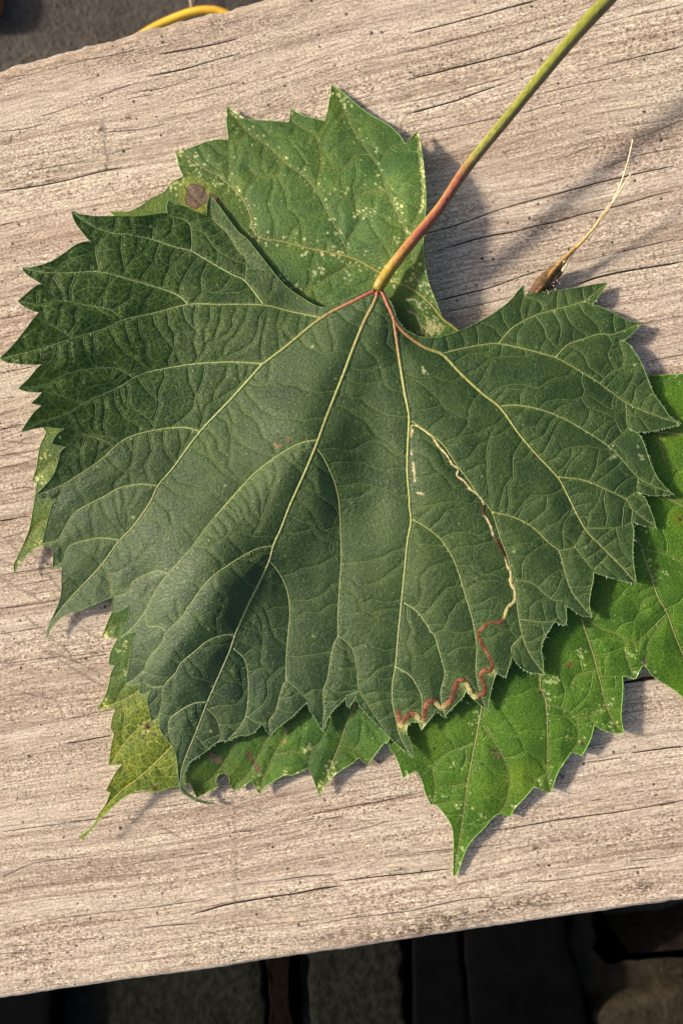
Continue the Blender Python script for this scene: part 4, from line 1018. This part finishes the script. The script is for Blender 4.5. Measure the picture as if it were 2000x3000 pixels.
for pts, col, rad in (('H 1545,430', (0.10, 0.16, 0.01), 22), ('H 1545,432 1550,436', (0.05, 0.03, 0.01), 5), ('H 1415,700 1420,708', (0.03, 0.018, 0.012), 8), ('J 1065,785 1085,795 1100,815 1112,825', (0.22, 0.14, 0.09), 6), ('J 1060,780 1075,783', (0.05, 0.03, 0.02), 5),
                      ('J 1000,857 730,770', (0.015, 0.012, 0.008), 4), ('J 1340,450 1350,460 1330,445', (0.10, 0.07, 0.04), 6), ('M 260,275 290,255 240,290', (0.14, 0.10, 0.03), 7), ('M 400,1150 420,1140', (0.20, 0.13, 0.04), 6), ('M 410,1170', (0.02, 0.015, 0.01), 5), ('M 1125,245 1130,225', (0.25, 0.13, 0.07), 6)):
    P = z_(pts); c3 = mixa(c3, flecks(P, [rad] * len(P)) * 0.85, col)
L3['col'] = c3; L3['fine'] = np.full((NY, NX), 0.07)

# ------------------------------------------------------------------ leaf objects
def build_leaf(L, label, junction, hairs, vein_cols, scale=1.0, hair_cond=None, seed=5):
    jz = float(sample(L['z'], np.array([junction]))[0]) * 1e-3
    root = empty('grape_leaf', unproj(*[np.array([junction[0]]), np.array([junction[1]])], np.array([jz]))[0])
    tag(root, label, 'leaf')
    px, py, val, faces = L['B'].mesh(dict(z=L['z'], col=L['col'], fine=L['fine']))
    blade = mesh_obj('leaf_blade', unproj(px, py, val['z'] * 1e-3), faces, L['mat'], root, col=val['col'], attrs=dict(fine=val['fine']))
    main = None
    jn = np.array(junction)
    for o, v in L['V']:
        q = resample(v, 6); n = len(q); s = np.linspace(0, 1, n)
        r0, r1 = {1: (5.8, 1.3), 2: (2.7, 1.0), 3: (1.6, 0.85)}[o]
        r0 *= scale; r1 *= scale
        rad = (r1 + (r0 - r1) * (1 - s) ** 1.15) * (1 + 0.08 * np.sin(np.arange(n) * 1.7))
        zz = sample(L['z'], q) * 1e-3 + rad * PXM * (-0.05 if o == 1 else -0.2)
        P3 = unproj(q[:, 0], q[:, 1], zz)
        vv_, ff = tube(P3, rad * PXM, 8 if o == 1 else 6, 0.8)
        col = vein_cols(q, o)
        ob = mesh_obj('main_vein' if o == 1 else 'side_vein', vv_, ff, MAT_VEIN, root if o == 1 else main, col=np.repeat(col, 8 if o == 1 else 6, 0))
        if o == 1: main = ob
    # third and fourth order veins, too many to pick apart: one mesh
    FV, FF, FC, nb = [], [], [], 0
    for grp, rr_, wm in ((L['lines'], 1.1, 1.0), (L['sub'], 0.75, 0.7)):
        for l in grp:
            if l[:, 0].max() < -30 or l[:, 0].min() > 2040: continue
            q = resample(l, 7)
            if len(q) < 2: continue
            rad = np.full(len(q), rr_) * np.linspace(1.1, 0.8, len(q))
            v3_, f3_ = tube(unproj(q[:, 0], q[:, 1], sample(L['z'], q) * 1e-3 + 0.15 * rad * PXM), rad * PXM, 4, 0.8)
            ji = np.clip(((q[:, 1] - GY0) / STEP).astype(int), 0, NY - 1); ii_ = np.clip(((q[:, 0] - GX0) / STEP).astype(int), 0, NX - 1)
            w = (L['w4'][ji, ii_] * wm)[:, None]; cc = L['col'][ji, ii_] * (1 - w) + np.array(L['pale']) * w
            FV.append(v3_); FF += [tuple(nb + i for i in f) for f in f3_]; FC.append(np.repeat(cc, 4, 0)); nb += len(v3_)
    tag(mesh_obj('fine_veins', np.vstack(FV), FF, MAT_VEIN, root, col=np.vstack(FC)), kind='stuff')
    # pale thickened margin
    q = np.vstack([L['B'].poly, L['B'].poly[:1]]); q = resample(q, 5)
    zz = sample(L['z'], q) * 1e-3
    vv_, ff = tube(unproj(q[:, 0], q[:, 1], zz), 1.25 * PXM, 4)
    mc = np.array([L['col'][min(NY - 1, max(0, int((p[1] - GY0) / STEP))), min(NX - 1, max(0, int((p[0] - GX0) / STEP)))] for p in q])
    mc = mc * 1.5 + np.array((0.055, 0.075, 0.025))
    mesh_obj('leaf_margin', vv_, ff, MAT_VEIN, root, col=np.repeat(mc, 4, 0))
    # short hairs on margin and veins
    r = np.random.default_rng(seed); V_, F_ = [], []
    q = resample(np.vstack([L['B'].poly, L['B'].poly[:1]]), 5.5); tg = np.gradient(q, axis=0); tg /= np.linalg.norm(tg, axis=1)[:, None] + 1e-9
    area = np.sum(q[:-1, 0] * q[1:, 1] - q[1:, 0] * q[:-1, 1]); sg = 1 if area > 0 else -1
    seeds = []
    for p, t in zip(q, tg):
        if (hair_cond is None or hair_cond(p)) and r.random() < hairs: seeds.append((p, np.array([t[1], -t[0]]) * sg, r.uniform(2.5, 6)))
    for o, v in L['V']:
        if o > 2: continue
        w = resample(v, 7); t2 = np.gradient(w, axis=0); t2 /= np.linalg.norm(t2, axis=1)[:, None] + 1e-9
        for p, t in zip(w, t2):
            if r.random() < 0.4 * hairs: sdd = r.choice([-1, 1]); seeds.append((p + np.array([-t[1], t[0]]) * sdd * 2, np.array([-t[1], t[0]]) * sdd, r.uniform(2.5, 6)))
    b = 0
    Q0 = np.array([s[0] for s in seeds]); z0 = sample(L['z'], Q0)
    for (p, d, l), zq in zip(seeds, z0):
        d = d + r.normal(0, 0.45, 2); e = p + d * l; up = r.uniform(0.15, 0.6) * l * PXM
        a0 = unproj(np.array([p[0]]), np.array([p[1]]), np.array([zq * 1e-3]))[0]
        a1 = unproj(np.array([e[0]]), np.array([e[1]]), np.array([zq * 1e-3 + up]))[0]
        dr = a1 - a0; s1 = np.cross(dr, (0, 0, 1)); s1 /= np.linalg.norm(s1) + 1e-12; s2 = np.cross(s1, dr); s2 /= np.linalg.norm(s2) + 1e-12
        w = 0.6 * PXM
        V_ += [a0 + s1 * w, a0 - s1 * w * .5 + s2 * w * .8, a0 - s1 * w * .5 - s2 * w * .8, a1]
        F_ += [(b, b + 1, b + 3), (b + 1, b + 2, b + 3), (b + 2, b, b + 3)]; b += 4
    tag(mesh_obj('leaf_hairs', np.array(V_), F_, MAT_HAIR, root, smooth=False), kind='stuff')
    return root

def vein_cols1(q, o):
    d = np.hypot(q[:, 0] - 1108, q[:, 1] - 846)
    c = np.tile(np.array((0.205, 0.235, 0.070)), (len(q), 1))
    if o == 1: c = np.tile(np.array((0.23, 0.24, 0.068)), (len(q), 1))
    if o == 3: c = c * 0.8
    lw = (np.clip((850 - q[:, 0]) / 300, 0, 1) * np.clip((1400 - q[:, 1]) / 200, 0, 1))[:, None]; c = c * (1 - lw) + np.array((0.33, 0.40, 0.14)) * (0.8 if o == 3 else 1.0) * lw  # left-lobe veins paled as if lit through
    right = (q[:, 0] > 1112)
    red = np.clip(1 - np.maximum(d - 25, 0) / np.where(right, 230, 190), 0, 1) ** 0.8
    mid = (q[:, 0] < 1112) & (q[:, 1] > 870 - 0.0 * q[:, 0]) & (np.abs(q[:, 0] - 1075) < 60) & (q[:, 1] - 850 > (1100 - q[:, 0]) * 0.9)
    red = np.where(mid, red * 0.35, red)
    c = c * (1 - red[:, None]) + np.array((0.30, 0.075, 0.05)) * red[:, None]
    fade = np.clip((q[:, 1] - 1500) / 500, 0, 1)[:, None] * 0.35
    return c * (1 - fade) + np.array((0.30, 0.34, 0.22)) * fade
def vein_cols2(q, o):
    y = (q[:, 0] < 560) & (q[:, 1] > 1900)
    base = np.array((0.20, 0.19, 0.055)) if o == 1 else np.array((0.12, 0.155, 0.04))
    c = np.tile(base, (len(q), 1)); c[y] = (0.34, 0.36, 0.05)
    return c
def vein_cols3(q, o):
    base = np.array((0.20, 0.20, 0.07)) if o == 1 else np.array((0.13, 0.19, 0.04))
    return np.tile(base, (len(q), 1))

leaf1 = build_leaf(L1, 'large dark green grape leaf with winding brown trail and long reddish stalk', (1106, 846), 0.75, vein_cols1, 1.0,
                   lambda p: p[0] > 1000 or p[1] > 1900, 5)
leaf2 = build_leaf(L2, 'white speckled green grape leaf with a round brown spot, half hidden under the dark leaf', (1400, 1040), 0.35, vein_cols2, 0.8, lambda p: p[1] < 2500, 6)
leaf3 = build_leaf(L3, 'bright green grape leaf with one long pointed lobe hanging toward the plank edge', (1560, 1250), 0.5, vein_cols3, 0.75, lambda p: p[0] < 2010, 8)

# petiole
pp = catmull(np.array(z_('S 1104,848 1112,834 1130,806 1163,761 1214,698 1287,610 1368,490 1500,327 1633,163 1720,62 1776,3 1840,-70 1950,-200')), 8); pp = resample(pp, 10)
jz = float(sample(L1['z'], np.array([(1106, 846)]))[0]) * 1e-3
s = np.hypot(pp[:, 0] - 1106, pp[:, 1] - 846)
ph = jz + 0.0002 + 0.0012 * np.clip(s / 120, 0, 1) + np.clip(s - 60, 0, None) * 7.5e-6
prad = np.interp(s, [0, 20, 60, 300, 700, 1100, 1400], [14, 17, 16, 14, 14.5, 19, 22]) * (1 + 0.02 * np.sin(s / 30))
tt = s[:, None]
def lerpc(s, stops):
    xs = [a for a, _ in stops]; return np.stack([np.interp(s, xs, [c[k] for _, c in stops]) for k in range(3)], -1)
SID = 20
pc = lerpc(s, [(0, (0.36, 0.24, 0.03)), (60, (0.42, 0.28, 0.03)), (130, (0.40, 0.17, 0.04)), (200, (0.34, 0.09, 0.05)), (400, (0.32, 0.10, 0.055)), (455, (0.33, 0.23, 0.06)), (490, (0.30, 0.30, 0.055)), (800, (0.27, 0.285, 0.04)), (1300, (0.24, 0.25, 0.035))])
PC3 = unproj(pp[:, 0], pp[:, 1], ph); pvv, pff = tube(PC3, prad * PXM * 0.97, SID)
PA = np.tile(np.linspace(0, 2 * math.pi, SID, endpoint=False), len(pp)); PCR = np.repeat(PC3, SID, 0)
pvv = PCR + (pvv - PCR) * (1 + 0.035 * np.cos(5 * PA) + 0.012 * rng.normal(0, 1, len(PA)))[:, None]
pcol = np.repeat(pc, SID, 0) * 0.72
# flank away from the light: purple-brown tint with its shade painted in, stronger outward
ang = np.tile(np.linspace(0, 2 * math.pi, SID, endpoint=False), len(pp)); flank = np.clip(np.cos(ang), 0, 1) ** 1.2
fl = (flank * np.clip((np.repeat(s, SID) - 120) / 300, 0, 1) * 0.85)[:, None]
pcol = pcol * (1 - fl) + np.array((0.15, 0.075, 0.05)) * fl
lf = (np.clip(-np.cos(ang), 0, 1) * np.clip(1 - np.abs(np.repeat(s, SID) - 280) / 240, 0, 1) * 0.6)[:, None]  # lit flank painted yellower around the red part
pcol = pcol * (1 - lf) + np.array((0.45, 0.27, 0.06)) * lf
pcol = pcol * (1 + 0.10 * np.cos(5 * PA + 0.6) + 0.10 * rng.normal(0, 1, len(PA)))[:, None]; pcol[rng.random(len(pcol)) < 0.012] *= 0.25; pcol = np.clip(pcol, 0.005, 1)
pet = mesh_obj('leaf_stalk', pvv, pff, MAT_STALK, leaf1, col=pcol)
pet['label'] = 'yellow green leaf stalk turning red towards the leaf'

# leaf mine
MINE = [('t', 'D 985,1130 988,1080 1010,1070 1060,1100 1110,1140 1145,1190 1190,1240 1220,1290 1255,1320 1250,1360 1290,1390 1330,1440 1380,1480 1405,1530'), ('b', 'H 425,345 420,400'), ('t', 'H 440,430 465,480 475,520'), ('b', 'H 490,545 515,590 540,640'),
        ('t', 'H 555,690 575,740 580,800 600,850 595,910 560,940 545,985'), ('b', 'H 535,1010 510,1028 460,1025 430,1050 395,1090 415,1150 450,1210 475,1265 460,1305 420,1305 410,1340 430,1390 425,1430 400,1445'),
        ('t', 'H 375,1455 350,1430 330,1390'), ('b', 'H 315,1362 280,1360 260,1400 245,1460 215,1495'), ('t', 'H 180,1515 160,1500'), ('b', 'H 140,1475 110,1480 90,1520 J 672,590'), ('t', 'J 650,612 630,582'), ('b', 'J 610,572 580,580 555,610'), ('t', 'J 540,645'), ('b', 'J 527,600 525,550')]
mp, mk = [], []
for k, t in MINE:
    for p in z_(t): mp.append(p); mk.append(1.0 if k == 'b' else 0.0)
mp = np.array(mp); mk = np.array(mk)
mq = catmull(np.c_[mp, mk * 100], 8); mq = resample(mq, 3.0)
kb = np.clip(mq[:, 2] / 100, 0, 1); ss = np.arange(len(mq)) / len(mq)
mr = np.interp(ss, [0, .15, .35, .6, .8, 1], [2.4, 3.3, 4.0, 6.0, 8.0, 7.5]) * (1 + 0.12 * np.sin(np.arange(len(mq)) * 0.9) + 0.12 * rng.normal(0, 1, len(mq)))
mzz = sample(L1['z'], mq[:, :2]) * 1e-3
mv_, mf_ = tube(unproj(mq[:, 0], mq[:, 1], mzz), mr * PXM, 8, 0.17)
tan = np.where((ss < 0.45)[:, None], np.array((0.50, 0.40, 0.19)), np.array((0.42, 0.36, 0.14)))
brn = np.array((0.090, 0.031, 0.014)) * (1 + 0.5 * np.abs(np.sin(np.arange(len(mq)) * 0.23)))[:, None]
brn = np.where((np.sin(np.arange(len(mq)) * 0.23 + 2) > 0.75)[:, None], np.array((0.21, 0.085, 0.04)), brn)
dk = (ss > 0.18) & (ss < 0.42); brn[dk] *= 0.45
mcol = tan * (1 - kb[:, None]) + brn * kb[:, None]
mcv = np.repeat(mcol, 8, 0)
ang = np.tile(np.linspace(0, 2 * math.pi, 8, endpoint=False), len(mq))
edge = (np.abs(np.cos(ang)) > 0.95)[:, None] * np.repeat(kb, 8)[:, None]
mcv = mcv * (1 - 0.7 * edge) + np.array((0.07, 0.02, 0.014)) * 0.7 * edge
mine = mesh_obj('leaf_mine', mv_, mf_, MAT_MINE, leaf1, col=mcv)
mine['label'] = 'winding tan and brown leaf mine trail'

# ------------------------------------------------------------------ dry grass seed
g0 = unproj(np.array([1590.]), np.array([850.]), np.array([0.0]))[0]
gs = empty('dry_grass_seed', g0); tag(gs, 'dry golden grass seed with thin pale bristles poking out behind the dark leaf', 'grass seed')
VIEW['T'] = (1550, 400, 4.48)
def strand(name, txt, z0, z1, r0, r1, c0, c1, sides=7, mat=MAT_STRAW, flat=1.0, parent=gs, rmid=None):
    q = resample(catmull(np.array(z_(txt)), 6), 5); n = len(q); t = np.linspace(0, 1, n)
    zz = z0 + (z1 - z0) * t; rad = r0 + (r1 - r0) * t
    if rmid: rad = np.interp(t, [0, .1, .45, .8, 1], [r0 * .8, r0, rmid, (rmid + r1) / 2, r1])
    rad = rad * (1 + 0.05 * np.sin(np.arange(n) * 1.3))
    v, f = tube(unproj(q[:, 0], q[:, 1], zz), rad * PXM, sides, flat)
    c = np.asarray(c0) * (1 - t[:, None]) + np.asarray(c1) * t[:, None]
    return mesh_obj(name, v, f, mat, parent, col=np.repeat(c, sides, 0))
GOLD = (0.42, 0.25, 0.06); PALE = (0.68, 0.58, 0.34)
strand('seed_husk', 'S 1548,872 T 40,2060 200,1880 330,1740 420,1690', 0.0016, 0.0028, 13, 7, (0.085, 0.034, 0.017), (0.13, 0.085, 0.026), 9, MAT_HUSK, 0.8, rmid=21)
strand('seed_husk', 'T 160,2040 280,1910 370,1810 430,1760', 0.0013, 0.0026, 10, 5, (0.05, 0.03, 0.018), (0.10, 0.06, 0.025), 9, MAT_HUSK, 0.8, rmid=16)
strand('seed_husk', 'T 90,2050 240,1850 340,1720 460,1600 600,1460', 0.0024, 0.0044, 8, 4.5, (0.17, 0.075, 0.025), (0.34, 0.19, 0.045), 7, MAT_HUSK, 0.8)
strand('awn', 'T 420,1690 520,1540 640,1430 760,1300 880,1150 980,1040 1040,960', 0.0032, 0.0064, 6, 2.4, GOLD, (0.55, 0.36, 0.12))
strand('awn', 'T 425,1770 500,1650 570,1530 660,1410 800,1270 920,1120 980,1010 1100,830 1200,600 1290,320 1355,35', 0.003, 0.0098, 2.6, 1.3, PALE, PALE)
strand('awn', 'T 720,1340 860,1180 960,1060 1050,930 1180,720 1330,485', 0.0048, 0.0086, 3.0, 1.3, (0.5, 0.32, 0.09), PALE)
strand('awn', 'T 800,1250 900,1110 980,980 1050,870', 0.0052, 0.0072, 2.4, 1.1, (0.55, 0.36, 0.10), PALE)
strand('awn', 'T 380,1710 430,1660 470,1630', 0.003, 0.0042, 2.2, 1.2, PALE, PALE)
for k in range(26):                            # dusty crumbs caught on the husk
    px = 1590 + rng.uniform(0, 55); py = 858 - (px - 1590) * 0.9 + rng.uniform(-2, 26)
    c = unproj(np.array([px]), np.array([py]), np.array([0.0026]))[0]
    mesh_obj('crumb', base_ico * rng.uniform(1.0, 3.0) * PXM + c, icof, MAT_HUSK, gs, col=np.tile((0.42, 0.34, 0.28) if k % 3 else (0.06, 0.03, 0.02), (7, 1)))
